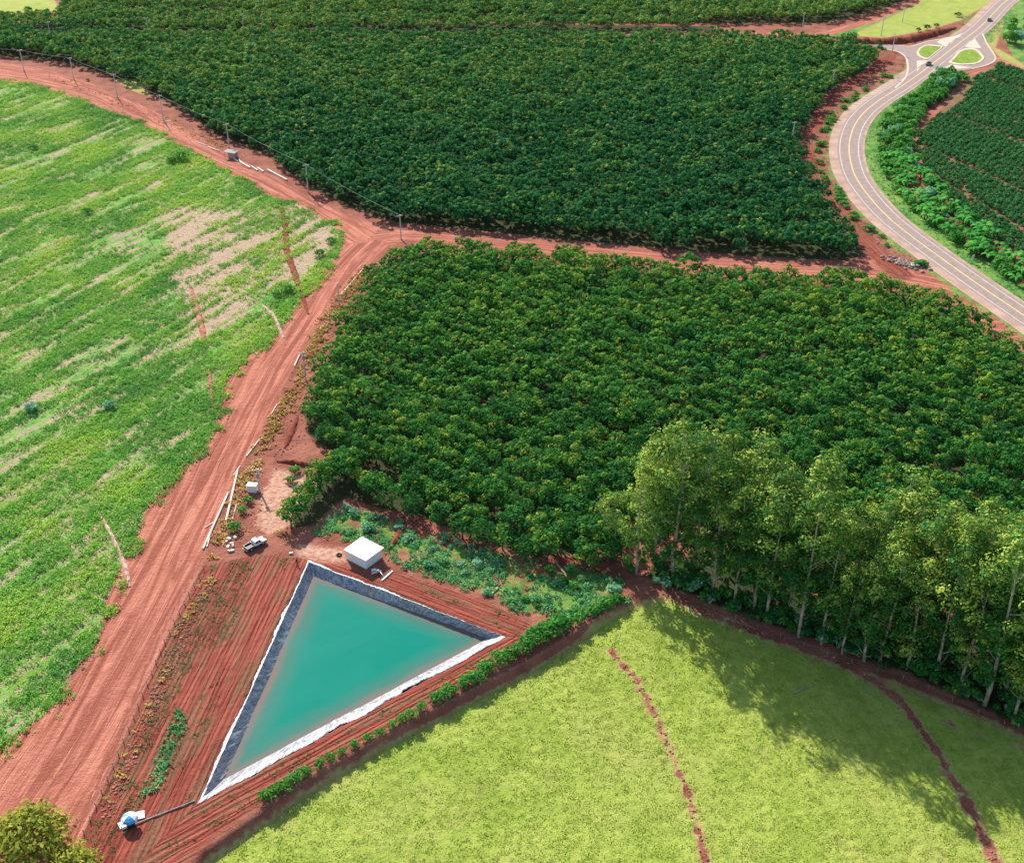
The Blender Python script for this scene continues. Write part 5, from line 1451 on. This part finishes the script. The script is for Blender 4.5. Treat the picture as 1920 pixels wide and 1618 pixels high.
# ------------------------------------------------------------------ person by the pond
def person(px, py, face, label):
    p = GZ(px, py)
    root = empty('person', p, face, label, 'person')
    J = {'pelvis': (0, 0, 0.93), 'waist': (0, 0.0, 1.10), 'chest': (0, 0.01, 1.32), 'neck': (0, 0.02, 1.48), 'head0': (0, 0.03, 1.57), 'head1': (0, 0.035, 1.66), 'head2': (0, 0.02, 1.74),
         'ls': (-0.19, 0.01, 1.40), 'le': (-0.27, 0.03, 1.13), 'lw': (-0.28, -0.12, 0.90), 'lh': (-0.27, -0.17, 0.81), 'rs': (0.19, 0.01, 1.40), 're': (0.27, 0.03, 1.13), 'rw': (0.29, -0.06, 0.88), 'rh': (0.29, -0.09, 0.79),
         'lhip': (-0.10, 0, 0.88), 'lk': (-0.12, -0.03, 0.49), 'la': (-0.13, 0.02, 0.09), 'lt': (-0.14, -0.14, 0.04), 'rhip': (0.10, 0, 0.88), 'rk': (0.13, -0.02, 0.49), 'ra': (0.15, 0.03, 0.09), 'rt': (0.17, -0.13, 0.04), 'nose': (0, -0.085, 1.64)}
    Rr = {'pelvis': .15, 'waist': .135, 'chest': .155, 'neck': .06, 'head0': .075, 'head1': .10, 'head2': .075, 'ls': .07, 'le': .048, 'lw': .034, 'lh': .03, 'rs': .07, 're': .048, 'rw': .034, 'rh': .03,
          'lhip': .10, 'lk': .065, 'la': .045, 'lt': .04, 'rhip': .10, 'rk': .065, 'ra': .045, 'rt': .04, 'nose': .018}
    E = [('pelvis', 'waist'), ('waist', 'chest'), ('chest', 'neck'), ('neck', 'head0'), ('head0', 'head1'), ('head1', 'head2'), ('head1', 'nose'), ('chest', 'ls'), ('ls', 'le'), ('le', 'lw'), ('lw', 'lh'), ('chest', 'rs'), ('rs', 're'), ('re', 'rw'), ('rw', 'rh'),
         ('pelvis', 'lhip'), ('lhip', 'lk'), ('lk', 'la'), ('la', 'lt'), ('pelvis', 'rhip'), ('rhip', 'rk'), ('rk', 'ra'), ('ra', 'rt')]
    for s, hn in ((-1, 'lh'), (1, 'rh')):
        b = Vector(J[hn])
        for k in range(4):
            nm = f'{hn}f{k}'; J[nm] = tuple(b + Vector((s * 0.005, -0.045 + 0.022 * k, -0.09 + 0.008 * abs(k - 1.4)))); Rr[nm] = .009; E.append((hn, nm))
        J[hn + 't'] = tuple(b + Vector((-s * 0.02, -0.05, -0.03))); Rr[hn + 't'] = .01; E.append((hn, hn + 't'))
    names = list(J); me = bpy.data.meshes.new('body'); me.from_pydata([J[n] for n in names], [(names.index(a), names.index(b)) for a, b in E], [])
    o = link('body', me, root)
    md = o.modifiers.new('skin', 'SKIN')
    for i, n in enumerate(names):
        o.data.skin_vertices[0].data[i].radius = (Rr[n], Rr[n] * (0.75 if n in ('chest', 'waist', 'pelvis') else 1)); o.data.skin_vertices[0].data[i].use_root = (n == 'pelvis')
    sb = o.modifiers.new('sub', 'SUBSURF'); sb.levels = sb.render_levels = 1
    dg_ = bpy.context.evaluated_depsgraph_get(); m2 = bpy.data.meshes.new_from_object(o.evaluated_get(dg_))
    o.modifiers.clear(); o.data = m2
    for k in ('skin', 'shirt', 'trousers', 'black'): m2.materials.append(M[k])
    for f in m2.polygons:
        z = f.center.z; x = abs(f.center.x)
        f.material_index = 3 if z < 0.10 else (2 if z < 0.97 and x < 0.235 else (1 if z < 1.47 and (x < 0.22 or z > 1.08) else 0)); f.use_smooth = True
    hb = bmesh.new(); bmesh.ops.create_uvsphere(hb, u_segments=12, v_segments=8, radius=0.112)
    for v in hb.verts: v.co.z = max(v.co.z, -0.02) * 1.05 + 1.69; v.co.y += 0.04
    hm = bpy.data.meshes.new('hair'); hb.to_mesh(hm); hb.free(); hm.materials.append(M['hair']); link('hair', hm, root)
    for s in (-1, 1): MB().disc((s * 0.036, -0.072, 1.675), 0.012, 0.012, (0, 1, 0), 8).build('eye', M['black'], root)
person(557, 1058, 0.6, 'person in dark clothes standing by the upper pond corner')
print('objects', len(SC.objects), 'materials', len(bpy.data.materials))
